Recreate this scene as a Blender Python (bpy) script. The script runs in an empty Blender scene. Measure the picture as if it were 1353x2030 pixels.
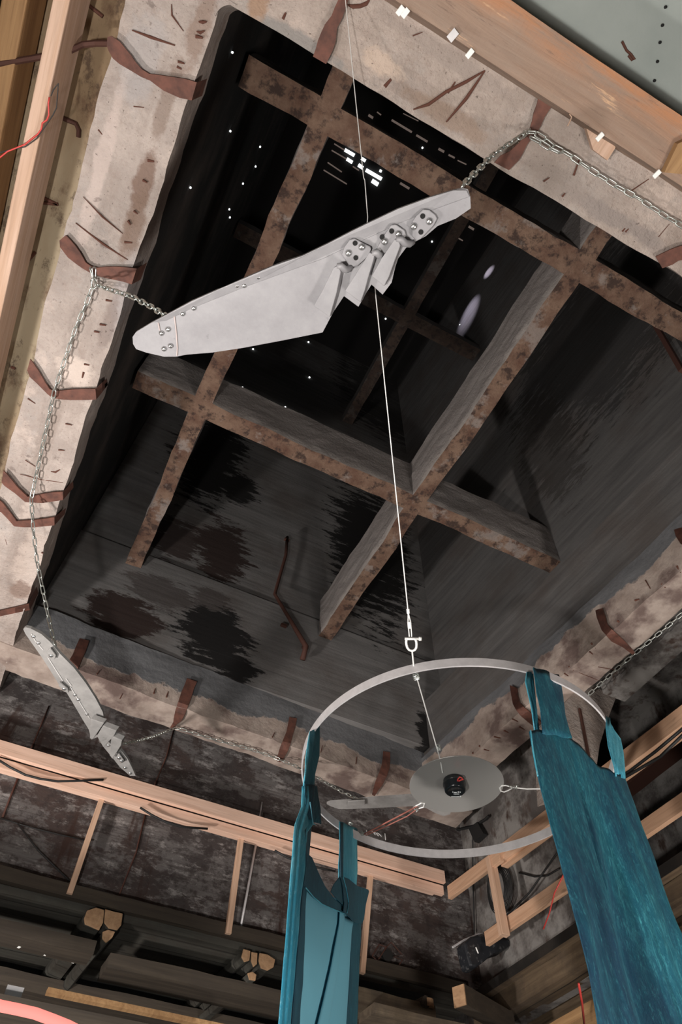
import bpy, math, random
from mathutils import Vector, Matrix, noise
random.seed(7)
SC = bpy.context.scene
COL = SC.collection
# ---------------------------------------------------------------- camera
S = 4.4            # metres from the lens height up to the underside of the concrete opening
ZC = 1.4           # lens height above the floor
FPX = 1320.0
W = ((0.891796701340928, -0.45218917057773966, 0.014953176574076119),
     (0.3823756724057154, 0.7356219706655253, -0.5591503924942253),
     (0.24184186699104984, 0.504366206526949, 0.8289313850276743))
right, down, fwd = Vector(W[0]), Vector(W[1]), Vector(W[2])
cam_data = bpy.data.cameras.new('camera')
cam = bpy.data.objects.new('camera', cam_data); COL.objects.link(cam)
cam_data.sensor_fit = 'HORIZONTAL'; cam_data.sensor_width = 24.0
cam_data.lens = 24.0 * FPX / 1353.0
cam_data.clip_start = 0.02; cam_data.clip_end = 200
m = Matrix((right, -down, -fwd)).transposed().to_4x4()
m.translation = Vector((0, 0, ZC))
cam.matrix_world = m
SC.camera = cam
# ---------------------------------------------------------------- exposure, world, lights
SC.view_settings.view_transform = 'Standard'
SC.view_settings.look = 'None'
SC.view_settings.exposure = 0.0
SC.view_settings.gamma = 1.0
SC.view_settings.use_curve_mapping = False
world = bpy.data.worlds.new('world'); SC.world = world
world.use_nodes = True
world.node_tree.nodes['Background'].inputs[0].default_value = (0.75, 0.86, 1.0, 1)
world.node_tree.nodes['Background'].inputs[1].default_value = 0.02

def P(x, y, z):
    return Vector((x * S, y * S, z * S + ZC))

def lamp(name, kind, loc, energy, color=(1, 1, 1), size=0.1, aim=None, **kw):
    d = bpy.data.lights.new(name, kind); d.energy = energy; d.color = color
    if kind == 'AREA': d.size = size
    else: d.shadow_soft_size = size
    for k, v in kw.items(): setattr(d, k, v)
    o = bpy.data.objects.new(name, d); COL.objects.link(o); o.location = loc
    if aim is not None:
        o.rotation_euler = (aim - loc).to_track_quat('-Z', 'Y').to_euler()
    return o
# the work lamp standing on the floor by the photographer, aimed up at the opening
lamp('work_lamp', 'POINT', P(-0.20, 0.16, -0.20), 560, (1.0, 0.96, 0.92), 0.10)
# unseen fill lights added to brighten the far rail and the right side
lamp('fill_light', 'AREA', P(-0.55, 0.80, -0.10), 330, (1.0, 0.93, 0.88), 0.35, aim=P(-0.1, 1.35, 0.8))
lamp('fill_light', 'AREA', P(0.75, 0.15, -0.25), 150, (1.0, 0.93, 0.87), 1.0, aim=P(0.7, 0.6, 1.0))
# low sun falling through gaps in the roof boards high above
lamp('sun_through_roof_gap', 'SPOT', P(0.62, 0.40, 3.62), 520, (0.86, 0.80, 1.0), 0.01, aim=P(1.0, 0.66, 3.28), spot_size=math.radians(20), spot_blend=1.0)
lamp('sun_through_roof_gap', 'SPOT', P(0.70, 0.55, 3.66), 420, (0.86, 0.80, 1.0), 0.01, aim=P(1.0, 0.46, 3.42), spot_size=math.radians(12), spot_blend=1.0)

def ray(u, v):
    d = right * (u - 676.5) + down * (v - 1015.0) + fwd * FPX
    return d
def at(u, v, ax, val):
    """point of a plane (axis ax at val, in units of S) seen at a place of the photograph"""
    d = ray(u, v); i = 'xyz'.index(ax)
    return Vector((0, 0, ZC)) + d * (val * S / d[i])
def at_plane(u, v, p0, n):
    d = ray(u, v); o = Vector((0, 0, ZC))
    return o + d * ((p0 - o).dot(n) / d.dot(n))

# ---------------------------------------------------------------- materials
class NT:
    def __init__(s, name):
        s.m = bpy.data.materials.new(name); s.m.use_nodes = True
        s.t = s.m.node_tree; s.n = s.t.nodes; s.b = s.n['Principled BSDF']
        s.geo = s.n.new('ShaderNodeNewGeometry')
    def link(s, a, b): s.t.links.new(a, b)
    def vec(s, sc=(1, 1, 1), loc=(0, 0, 0), rot=(0, 0, 0)):
        mp = s.n.new('ShaderNodeMapping'); mp.inputs['Scale'].default_value = sc
        mp.inputs['Location'].default_value = loc; mp.inputs['Rotation'].default_value = rot
        s.link(s.geo.outputs['Position'], mp.inputs['Vector']); return mp.outputs[0]
    def noise(s, scale, detail=6, sc=(1, 1, 1), loc=(0, 0, 0), rough=0.6, dist=0, rot=(0, 0, 0)):
        x = s.n.new('ShaderNodeTexNoise'); x.inputs['Scale'].default_value = scale
        x.inputs['Detail'].default_value = detail; x.inputs['Roughness'].default_value = rough
        x.inputs['Distortion'].default_value = dist
        s.link(s.vec(sc, loc, rot), x.inputs['Vector']); return x.outputs['Fac']
    def ramp(s, fac, lo, hi):
        x = s.n.new('ShaderNodeMapRange'); x.inputs[1].default_value = lo; x.inputs[2].default_value = hi
        x.clamp = True; s.link(fac, x.inputs[0]); return x.outputs[0]
    def math(s, op, a, b=0.0):
        x = s.n.new('ShaderNodeMath'); x.operation = op
        for i, q in enumerate((a, b)):
            if isinstance(q, (int, float)): x.inputs[i].default_value = q
            else: s.link(q, x.inputs[i])
        return x.outputs[0]
    def mix(s, fac, a, b):
        x = s.n.new('ShaderNodeMix'); x.data_type = 'RGBA'
        for sock, q in ((x.inputs[0], fac), (x.inputs[6], a), (x.inputs[7], b)):
            if isinstance(q, (int, float)): sock.default_value = q
            elif isinstance(q, tuple): sock.default_value = (*q, 1)
            else: s.link(q, sock)
        return x.outputs[2]
    def blob(s, c, r, ns, k=0.8, soft=0.12):
        a = s.n.new('ShaderNodeVectorMath'); a.operation = 'SUBTRACT'
        s.link(s.geo.outputs['Position'], a.inputs[0]); a.inputs[1].default_value = c
        b = s.n.new('ShaderNodeVectorMath'); b.operation = 'DIVIDE'
        s.link(a.outputs[0], b.inputs[0]); b.inputs[1].default_value = r
        l = s.n.new('ShaderNodeVectorMath'); l.operation = 'LENGTH'; s.link(b.outputs[0], l.inputs[0])
        v = s.math('SUBTRACT', 1.0, l.outputs['Value'])
        v = s.math('ADD', v, s.math('MULTIPLY', s.math('SUBTRACT', ns, 0.5), k))
        return s.ramp(v, 0.0, soft)
    def axis(s, i):
        x = s.n.new('ShaderNodeSeparateXYZ'); s.link(s.geo.outputs['Position'], x.inputs[0]); return x.outputs[i]
    def done(s, color, rough=0.85, metal=0.0, bump=None, strength=0.4, dist=0.02, **kw):
        if isinstance(color, tuple): s.b.inputs['Base Color'].default_value = (*color, 1)
        else: s.link(color, s.b.inputs['Base Color'])
        s.b.inputs['Roughness'].default_value = rough; s.b.inputs['Metallic'].default_value = metal
        for k, v in kw.items(): s.b.inputs[k].default_value = v
        if bump is not None:
            bp = s.n.new('ShaderNodeBump'); bp.inputs['Strength'].default_value = strength
            bp.inputs['Distance'].default_value = dist
            s.link(bump, bp.inputs['Height']); s.link(bp.outputs[0], s.b.inputs['Normal'])
        return s.m


def mat_concrete(name, light, dark, stain, stain_amt=0.5, axis=1, patches=()):
    t = NT(name)
    big = t.noise(0.9, 5); mid = t.noise(4, 8); fine = t.noise(28, 6)
    sc = [1.6, 1.6, 1.6]; sc[axis] = 0.22
    st = t.noise(2.2, 8, tuple(sc), (3, 1, 2))
    pits = t.noise(55, 2)
    c = t.mix(t.ramp(mid, 0.36, 0.64), light, dark)
    c = t.mix(t.math('MULTIPLY', t.ramp(t.noise(2.4, 9, (1, 1, 1), (11, 2, 7), 0.7), 0.50, 0.66), 0.6), c, (light[0] * 0.78, light[1] * 0.86, light[2] * 0.92))
    c = t.mix(t.math('MULTIPLY', t.ramp(st, 0.50, 0.66), stain_amt), c, stain)
    c = t.mix(t.math('MULTIPLY', t.ramp(t.noise(11, 9, (1, 1, 1), (1, 12, 7), 0.75), 0.56, 0.68), 0.45), c, (light[0] * 0.6, light[1] * 0.52, light[2] * 0.48))
    c = t.mix(t.math('MULTIPLY', t.ramp(big, 0.5, 0.7), 0.5), c, tuple(x * 0.62 for x in light))
    c = t.mix(t.math('MULTIPLY', t.ramp(t.noise(38, 6, rough=.8), 0.5, 0.66), 0.4), c, (light[0] * .55, light[1] * .5, light[2] * .48))
    c = t.mix(t.math('MULTIPLY', t.ramp(t.noise(2.6, 10, (1, 1, 1), (21, 4, 7), 0.75), 0.56, 0.64), 0.5), c, (light[0] * 1.25, light[1] * 1.22, light[2] * 1.2))
    rg = t.noise(6, 9, (1, 1, 1), (3, 3, 1), 0.75)
    for (u, v, ru, rv, col, amt) in patches:
        p0 = at(u, v, 'z', 1.0)
        c = t.mix(t.math('MULTIPLY', t.blob(tuple(p0), (ru, rv, 50.), rg, 2.0, .35), amt), c, col)
    c = t.mix(t.math('MULTIPLY', t.ramp(pits, 0.68, 0.74), 0.7), c, (0.08, 0.055, 0.045))
    c = t.mix(t.math('MULTIPLY', t.ramp(t.noise(7, 9, (1, 1, 1), (5, 5, 5)), 0.66, 0.7), 0.5), c, (0.10, 0.07, 0.06))
    return t.done(c, 0.9, 0, t.math('ADD', mid, t.math('MULTIPLY', fine, 0.4)), 0.9, 0.04)

M = {}
M['ring'] = mat_concrete('pale_concrete', (0.50, 0.43, 0.39), (0.37, 0.315, 0.285), (0.25, 0.195, 0.165), 0.7, 1, [(283, 372, .06, .30, (.20, .13, .10), .85), (268, 440, .07, .25, (.22, .15, .115), .8), (330, 200, .05, .3, (.22, .155, .12), .6), (240, 590, .06, .3, (.36, .33, .33), .7), (150, 735, .13, .12, (.66, .56, .50), .8), (200, 330, .05, .7, (.60, .50, .46), .6), (395, 55, .06, .25, (.27, .19, .15), .7), (60, 1120, .14, .5, (.62, .52, .46), .5), (215, 640, .05, .25, (.25, .20, .18), .7), (280, 120, .12, .3, (.42, .40, .40), .5), (40, 1170, .1, .12, (.22, .15, .12), .8)])
M['ring_x'] = mat_concrete('pale_concrete_across', (0.48, 0.405, 0.36), (0.36, 0.30, 0.26), (0.23, 0.175, 0.145), 0.7, 0, [(600, 85, .3, .05, (.25, .24, .23), .8), (880, 225, .35, .06, (.30, .22, .17), .7), (1230, 440, .5, .06, (.28, .24, .22), .8), (760, 130, .15, .06, (.60, .47, .38), .7), (1110, 360, .25, .1, (.30, .25, .22), .6), (510, 12, .06, .08, (.35, .22, .14), .8), (900, 120, .5, .05, (.32, .27, .24), .6)])

# inner faces of the far and right ring beams: broken pale lip below grey cement skin
def mat_lip(name, ax_run, zl, zr=None):
    t = NT(name)
    z = t.axis(2)
    edge = t.noise(3.0, 9, rough=0.7)
    big = t.noise(1.3, 4, loc=(4, 4, 4))
    h = t.math('ADD', z, t.math('MULTIPLY', t.math('SUBTRACT', edge, 0.5), 0.22))
    h = t.math('ADD', h, t.math('MULTIPLY', t.math('SUBTRACT', big, 0.5), 0.5))
    mid = t.noise(5, 8); fine = t.noise(26, 5)
    pale = t.mix(t.ramp(mid, 0.35, 0.7), (0.46, 0.38, 0.33), (0.29, 0.225, 0.19))
    pale = t.mix(t.ramp(t.noise(2.0, 8, loc=(7, 0, 1)), 0.52, 0.62), pale, (0.17, 0.12, 0.105))
    sc = [9, 9, 9]; sc[ax_run] = 0.8
    grey = t.mix(t.ramp(t.noise(1.5, 8, tuple(sc)), 0.3, 0.7), (0.165, 0.168, 0.175), (0.11, 0.112, 0.118))
    c = t.mix(t.ramp(h, zl, zl + 0.02), pale, grey)
    return t.done(c, 0.92, 0, t.math('ADD', mid, t.math('MULTIPLY', t.ramp(h, zl, zl + 0.02), 0.6)), 0.7, 0.03)
M['lip_far'] = mat_lip('broken_concrete_lip', 0, ZC + 1.045 * S)
M['lip_right'] = mat_lip('broken_concrete_lip_long', 1, ZC + 1.075 * S)

# shaft walls
def W3(u, v, ax, val): return tuple(at(u, v, ax, val))
def mat_shaft(name, run, base, dark, blobs, plane):
    t = NT(name)
    sc = [7, 7, 7]; sc[run] = 0.5
    grain = t.noise(1.6, 8, tuple(sc)); mid = t.noise(1.2, 6); fine = t.noise(30, 4)
    c = t.mix(t.ramp(grain, 0.3, 0.7), base, dark)
    c = t.mix(t.math('MULTIPLY', t.ramp(mid, 0.45, 0.65), 0.5), c, (0.085, 0.066, 0.056))
    bs = [6.0, 6.0, 6.0]; bs[run] = 1.3
    rag = t.noise(1.7, 11, tuple(bs), rough=0.78)
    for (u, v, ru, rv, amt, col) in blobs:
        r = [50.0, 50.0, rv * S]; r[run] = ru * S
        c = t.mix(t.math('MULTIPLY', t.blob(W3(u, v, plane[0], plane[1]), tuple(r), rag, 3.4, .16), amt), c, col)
    # formwork joints
    zz = t.math('FRACT', t.math('MULTIPLY', t.axis(2), 0.9))
    c = t.mix(t.math('MULTIPLY', t.ramp(zz, 0.985, 1.0), 0.35), c, (0.03, 0.03, 0.03))
    return t.done(c, 0.93, 0, t.math('ADD', grain, t.math('MULTIPLY', fine, 0.3)), 0.35, 0.02)
SOOT_SHADE = (0.006, 0.005, 0.005); RUST = (0.030, 0.017, 0.014)  # the black serves real soot and the painted shadows of the crossing beams
M['shaft_far'] = mat_shaft('soot_and_shadow_concrete', 0, (0.215, 0.208, 0.204), (0.128, 0.124, 0.122), [
    (425, 890, 0.13, 0.34, 1.0, SOOT_SHADE), (475, 960, 0.08, 0.10, 1.0, SOOT_SHADE), (445, 1085, 0.085, 0.16, 1.0, RUST), (350, 1060, 0.08, 0.10, 0.9, RUST),  # first patches mix soot with the left crossing beam's painted shadow
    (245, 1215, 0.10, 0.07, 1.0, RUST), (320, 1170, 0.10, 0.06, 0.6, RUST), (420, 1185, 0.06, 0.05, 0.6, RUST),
    (430, 1260, 0.11, 0.10, 1.0, SOOT_SHADE), (465, 1315, 0.08, 0.05, 1.0, SOOT_SHADE),
    (740, 1080, 0.17, 0.42, 1.0, SOOT_SHADE), (850, 1450, 0.03, 0.09, 1.0, SOOT_SHADE), (800, 800, 0.4, 0.5, 0.7, SOOT_SHADE)],  # large patch mixes soot with the right crossing beam's painted shadow
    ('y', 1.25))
M['shaft_far_band'] = mat_shaft('cement_band', 0, (0.175, 0.178, 0.186), (0.13, 0.133, 0.14), [
    (455, 1310, 0.05, 0.03, 0.9, SOOT_SHADE), (425, 1265, 0.06, 0.055, 1.0, SOOT_SHADE), (860, 1440, 0.05, 0.09, 1.0, SOOT_SHADE),(250, 1215, 0.07, 0.035, 0.95, RUST)], ('y', 1.25))
M['shaft_right'] = mat_shaft('painted_shadow_concrete_long', 1, (0.150, 0.144, 0.141), (0.085, 0.082, 0.082), [
    (1150, 640, 0.4, 0.4, 0.6, SOOT_SHADE), (1060, 860, 0.12, 0.3, 0.6, (0.03, 0.024, 0.02))], ('x', 0.95))  # black patch paints in the shadow of the right-hand crossing beam
M['shaft_dark'] = mat_shaft('unlit_shaft_concrete', 1, (0.006, 0.006, 0.006), (0.004, 0.004, 0.004), [], ('x', -0.16))  # near-black colour stands for the shade on the unlit walls
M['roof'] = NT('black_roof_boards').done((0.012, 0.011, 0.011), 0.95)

def mat_rusty_beam(name, axis, f=1.0):
    t = NT(name)
    n1 = t.noise(3.5, 9, rough=0.7); n2 = t.noise(9, 8, loc=(2, 2, 2), rough=0.7); n3 = t.noise(30, 5)
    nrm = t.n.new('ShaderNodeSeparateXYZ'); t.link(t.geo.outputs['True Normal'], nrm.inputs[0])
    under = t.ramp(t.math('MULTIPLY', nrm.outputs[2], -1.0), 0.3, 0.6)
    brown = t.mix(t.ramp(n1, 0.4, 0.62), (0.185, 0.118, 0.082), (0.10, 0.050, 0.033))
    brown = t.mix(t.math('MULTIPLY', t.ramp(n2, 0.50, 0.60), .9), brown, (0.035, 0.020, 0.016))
    brown = t.mix(t.math('MULTIPLY', t.ramp(t.noise(3.0, 9, loc=(9, 9, 9), rough=.7), 0.55, 0.62), 0.7), brown, (0.25, 0.215, 0.195))
    sc = [7, 7, 7]; sc[axis] = 0.5
    grey = t.mix(t.ramp(t.noise(2, 8, tuple(sc)), 0.3, 0.7), (0.34, 0.31, 0.295), (0.19, 0.165, 0.155))
    hz = t.math('ADD', t.axis(2), t.math('MULTIPLY', t.math('SUBTRACT', t.noise(5, 9, loc=(6, 6, 6), rough=.75), 0.5), 0.30))
    grey = t.mix(t.math('MULTIPLY', t.ramp(hz, ZC + 1.405 * S, ZC + 1.385 * S), 0.8), grey, (0.52, 0.47, 0.44))
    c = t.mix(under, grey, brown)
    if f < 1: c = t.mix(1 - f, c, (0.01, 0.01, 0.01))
    return t.done(c, 0.93, 0, t.math('ADD', n1, t.math('MULTIPLY', n3, 0.5)), 0.7, 0.03)
M['beam_x'] = mat_rusty_beam('crumbling_concrete_across', 0)
M['beam_y'] = mat_rusty_beam('crumbling_concrete_along', 1)
M['high_x'] = mat_rusty_beam('dimmed_high_beam_across', 0, 0.3)  # high beams: colour darkened to stand for the weak light up there
M['high_y'] = mat_rusty_beam('dimmed_high_beam_along', 1, 0.3)

def mat_mottled_wall():
    t = NT('peeling_dirty_wall')
    a = t.noise(2.6, 12, (.8, .8, 1.6), rough=0.74); b = t.noise(1.0, 6, loc=(3, 3, 3)); c0 = t.noise(4.2, 12, (.8, .8, 1.8), (8, 1, 2), 0.78)
    st = t.noise(2, 8, (2.5, 2.5, 0.4), (1, 0, 0)); ln = t.noise(2, 8, (1, 1, 16), (1, 0, 0), .7)
    c = t.mix(t.ramp(b, 0.4, 0.6), (0.060, 0.040, 0.035), (0.050, 0.042, 0.041))
    c = t.mix(t.math('MULTIPLY', t.ramp(a, 0.47, 0.53), 0.85), c, (0.150, 0.138, 0.134))
    c = t.mix(t.math('MULTIPLY', t.ramp(c0, 0.54, 0.60), 0.75), c, (0.33, 0.31, 0.30))
    c = t.mix(t.math('MULTIPLY', t.ramp(ln, 0.5, 0.62), 0.6), c, (0.045, 0.036, 0.034))
    c = t.mix(t.math('MULTIPLY', t.ramp(t.noise(9, 11, (1, 1, 1), (8, 8, 2), 0.78), 0.5, 0.6), 0.7), c, (0.028, 0.020, 0.019))
    c = t.mix(t.ramp(st, 0.6, 0.68), c, (0.040, 0.020, 0.015))
    # board marks
    zz = t.math('FRACT', t.math('MULTIPLY', t.axis(2), 2.1))
    c = t.mix(t.math('MULTIPLY', t.ramp(zz, 0.97, 1.0), 0.6), c, (0.03, 0.02, 0.018))
    return t.done(c, 0.93, 0, a, 0.5, 0.03)
M['wall_low'] = mat_mottled_wall()
def mat_right_low():
    t = NT('stained_grey_wall')
    a = t.noise(2.0, 9, rough=0.7); b = t.noise(6, 8, (1, 1, .5), (2, 5, 1))
    c = t.mix(t.ramp(a, 0.44, 0.58), (0.26, 0.245, 0.23), (0.09, 0.078, 0.072))
    c = t.mix(t.ramp(b, 0.55, 0.66), c, (0.07, 0.045, 0.035))
    return t.done(c, 0.92, 0, a, 0.5, 0.03)
M['wall_right_low'] = mat_right_low()
def mat_yellow():
    t = NT('yellowed_plaster')
    a = t.noise(1.6, 8, (1, .35, 1)); b = t.noise(2.5, 9, (1, .6, 1), (3, 2, 2), 0.7)
    c = t.mix(t.ramp(a, 0.4, 0.6), (0.34, 0.28, 0.19), (0.24, 0.165, 0.095))
    c = t.mix(t.ramp(b, 0.52, 0.64), c, (0.10, 0.05, 0.028))
    c = t.mix(t.math('MULTIPLY', t.ramp(t.noise(6, 10, (1, .5, 1), (7, 1, 2), .78), 0.54, 0.62), .7), c, (0.045, 0.022, 0.014))
    return t.done(c, 0.85, 0, a, 0.4, 0.03)
M['yellow'] = mat_yellow()
def mat_green():
    t = NT('smooth_grey_green_concrete')
    a = t.noise(1.5, 8); b = t.noise(9, 6)
    c = t.mix(t.ramp(a, 0.35, 0.7), (0.40, 0.44, 0.415), (0.31, 0.35, 0.33))
    c = t.mix(t.ramp(t.noise(3, 9, (1, 1, 1), (1, 8, 3), 0.75), 0.66, 0.72), c, (0.10, 0.11, 0.10))
    return t.done(c, 0.8, 0, b, 0.15, 0.02)
M['green'] = mat_green()

def mat_wood(name, axis, light, dark, grain=1.0, knots=True, dirt=0.0, seam=0.0):
    t = NT(name)
    sc = [14, 14, 14]; sc[axis] = 0.7
    g = t.noise(1.4 * grain, 6, tuple(sc), dist=0.6); sc2 = [60, 60, 60]; sc2[axis] = 2
    f = t.noise(1.2, 3, tuple(sc2))
    c = t.mix(t.ramp(g, 0.3, 0.7), light, dark)
    c = t.mix(t.math('MULTIPLY', t.ramp(f, 0.5, 0.75), 0.4), c, tuple(x * 0.6 for x in dark))
    if knots:
        k = [2.2, 2.2, 2.2]; k[axis] = 1.2
        c = t.mix(t.ramp(t.noise(3.0, 1, tuple(k), (4, 4, 4)), 0.77, 0.82), c, tuple(x * 0.45 for x in dark))
    if seam:
        zz = t.math('FRACT', t.math('MULTIPLY', t.axis(1 - axis), seam))
        c = t.mix(t.ramp(t.math('ABSOLUTE', t.math('SUBTRACT', zz, 0.5)), 0.46, 0.49), c, (0.006, 0.005, 0.004))
    if dirt:
        c = t.mix(t.math('MULTIPLY', t.ramp(t.noise(2.2, 8, rough=0.7), 0.45, 0.6), dirt), c, (0.03, 0.022, 0.016))
    return t.done(c, 0.75, 0, g, 0.25, 0.01)
M['pine_x'] = mat_wood('new_pine_across', 0, (0.80, 0.56, 0.44), (0.64, 0.40, 0.29))
M['pine_y'] = mat_wood('new_pine_along', 1, (0.66, 0.42, 0.28), (0.50, 0.29, 0.175))
M['pine_z'] = mat_wood('new_pine_upright', 2, (0.68, 0.46, 0.33), (0.52, 0.32, 0.21))
M['joist'] = mat_wood('sawn_pine_joist', 1, (0.62, 0.44, 0.34), (0.46, 0.29, 0.19))
M['amber'] = mat_wood('amber_old_timber', 1, (0.46, 0.28, 0.13), (0.27, 0.145, 0.062))
M['timber_x'] = mat_wood('old_dark_timber_across', 0, (0.058, 0.044, 0.030), (0.026, 0.019, 0.013), dirt=0.4)
M['timber_y'] = mat_wood('old_dark_timber_along', 1, (0.15, 0.105, 0.062), (0.075, 0.048, 0.028), dirt=0.5, seam=5.0)
M['timber_mid'] = mat_wood('grey_brown_board', 0, (0.15, 0.115, 0.075), (0.07, 0.05, 0.032), dirt=0.6)
M['plank_dark'] = mat_wood('blackened_planks_across', 0, (0.062, 0.060, 0.049), (0.028, 0.026, 0.021), dirt=0.5, seam=4.5)
M['endgrain'] = mat_wood('cut_end_grain', 1, (0.45, 0.28, 0.155), (0.30, 0.17, 0.09), knots=False)
def mat_big_beam():
    t = NT('splintered_old_beam')
    g = t.noise(1.5, 8, (0.8, 12, 12), dist=0.8); w = t.noise(2.0, 8, (0.5, 3, 3), (2, 0, 0), 0.7)
    sp = t.noise(3, 9, (0.6, 5, 5), (0, 7, 0), 0.75)
    c = t.mix(t.ramp(g, 0.3, 0.7), (0.36, 0.265, 0.205), (0.26, 0.18, 0.135))
    far = t.ramp(t.math('MULTIPLY', t.axis(1), -1.0), 0.096 * 4.4, 0.125 * 4.4)
    c = t.mix(t.math('MULTIPLY', t.ramp(w, 0.40, 0.56), t.math('MAXIMUM', far, .12)), c, (0.47, 0.225, 0.115))
    c = t.mix(t.ramp(sp, 0.6, 0.66), c, (0.62, 0.40, 0.25))
    c = t.mix(t.ramp(sp, 0.42, 0.34), c, (0.17, 0.11, 0.085))
    saw = t.noise(60, 2, (1, .15, 1), rot=(0, 0, .5))
    return t.done(c, 0.8, 0, t.math('ADD', g, t.math('MULTIPLY', saw, 0.25)), 0.5, 0.015)
M['big_beam'] = mat_big_beam()
def mat_rust():
    t = NT('rusted_flat_steel')
    a = t.noise(14, 8)
    c = t.mix(t.ramp(a, 0.4, 0.65), (0.165, 0.068, 0.048), (0.09, 0.040, 0.030))
    return t.done(c, 0.75, 0.15, a, 0.25, 0.005)
M['rust'] = mat_rust()
M['darkrust'] = NT('dark_rusted_steel').done((0.085, 0.035, 0.025), 0.8, 0.2)
M['mark'] = NT('rusty_rebar').done((0.115, 0.045, 0.03), 0.85, 0.1)
M['chain'] = NT('galvanised_steel').done((0.62, 0.66, 0.63), 0.32, 0.85)
M['wire'] = NT('bright_steel_wire').done((0.80, 0.80, 0.78), 0.4, 0.2)
def mat_wing(name, c1, c2):
    t = NT(name)
    a = t.noise(3.5, 8, rough=0.7); f = t.noise(60, 3); s1 = t.noise(12, 8, loc=(4, 1, 1))
    c = t.mix(t.ramp(a, 0.35, 0.7), c1, c2)
    c = t.mix(t.math('MULTIPLY', t.ramp(s1, 0.66, 0.71), 0.5), c, tuple(x * 0.6 for x in c2))
    return t.done(c, 0.55, 0.15, t.math('ADD', a, t.math('MULTIPLY', f, 0.3)), 0.2, 0.01)
M['wing'] = mat_wing('dull_white_painted_metal', (0.345, 0.340, 0.353), (0.255, 0.25, 0.263))
M['wing_grey'] = mat_wing('dull_grey_metal', (0.36, 0.35, 0.34), (0.20, 0.195, 0.19))
M['wing_edge'] = NT('worn_pinkish_edge').done((0.55, 0.46, 0.44), 0.6, 0.1)
M['weld'] = NT('bright_rivet').done((0.85, 0.85, 0.85), 0.2, 0.9)
M['scratch'] = NT('bright_scratched_metal').done((0.62, 0.61, 0.60), 0.6, 0.0)
M['hole'] = NT('dark_drilled_hole').done((0.01, 0.01, 0.01), 0.9)
def mat_alu():
    t = NT('brushed_aluminium')
    a = t.noise(18, 8, loc=(1, 2, 3)); b = t.noise(3, 8)
    c = t.mix(t.ramp(a, 0.35, 0.7), (0.72, 0.70, 0.71), (0.60, 0.585, 0.59))
    return t.done(c, 0.42, 0.3, a, 0.08, 0.003)
M['alu'] = mat_alu()
M['disc'] = NT('satin_aluminium_disc').done((0.46, 0.45, 0.43), 0.25, 0.5)
M['black'] = NT('gloss_black_plastic').done((0.012, 0.014, 0.016), 0.22, 0.0)
M['black_matt'] = NT('matt_black_rubber').done((0.015, 0.015, 0.015), 0.6)
M['print'] = NT('white_print').done((0.75, 0.78, 0.78), 0.6)
M['redwire'] = NT('red_cable').done((0.60, 0.06, 0.05), 0.45)
M['redbrown'] = NT('copper_brown_cord').done((0.30, 0.10, 0.075), 0.6)
M['clip'] = NT('white_plastic').done((0.95, 0.95, 0.92), 0.4)
def emis(name, c, st):
    t = NT(name); t.b.inputs['Emission Color'].default_value = (*c, 1); t.b.inputs['Emission Strength'].default_value = st
    return t.done((0.02, 0.01, 0.01), 0.8)
M['daylight'] = emis('daylight_gap', (0.95, 1.0, 1.0), 3.0)
M['dimlight'] = emis('dim_daylight_gap', (0.55, 0.42, 0.36), 0.22)
M['neon'] = emis('glowing_pink_light_tube', (1.0, 0.24, 0.20), 1.45)
def mat_velvet(name, deep, mid, hi, sheen=0.6):
    t = NT(name)
    s = t.noise(3.6, 13, (12, 12, 2.6), dist=1.0, rough=0.85, rot=(.12, .1, 0)); b = t.noise(1.9, 9, (1.5, 1.5, .38), dist=.4, rough=.68); f = t.noise(70, 5, (1, 1, .3), rough=0.85, rot=(.2, .2, 0))
    c = t.mix(t.ramp(b, 0.41, 0.58), deep, mid)
    c = t.mix(t.math('MULTIPLY', t.ramp(s, 0.50, 0.64), t.ramp(b, 0.38, 0.64)), c, hi)
    c = t.mix(t.math('MULTIPLY', t.ramp(f, 0.56, 0.66), 0.42), c, hi)
    t.b.inputs['Sheen Weight'].default_value = sheen
    t.b.inputs['Sheen Tint'].default_value = (0.25, 0.75, 0.85, 1)
    t.b.inputs['Sheen Roughness'].default_value = 0.35
    return t.done(c, 0.6, 0, t.math('ADD', s, f), 0.6, 0.010)
M['velvet'] = mat_velvet('teal_velvet', (0.001, 0.042, 0.090), (0.003, 0.105, 0.158), (0.08, 0.42, 0.48), 0.06)
M['velvet_light'] = mat_velvet('brushed_blue_velvet', (0.015, 0.22, 0.34), (0.07, 0.42, 0.56), (0.45, 0.85, 0.92), 0.5)
M['velvet_dark'] = mat_velvet('dark_teal_velvet', (0.002, 0.035, 0.065), (0.004, 0.06, 0.10), (0.03, 0.18, 0.24), 0.15)
M['lining'] = NT('matt_blue_fabric_back').done((0.15, 0.43, 0.55), 0.85)

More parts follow.
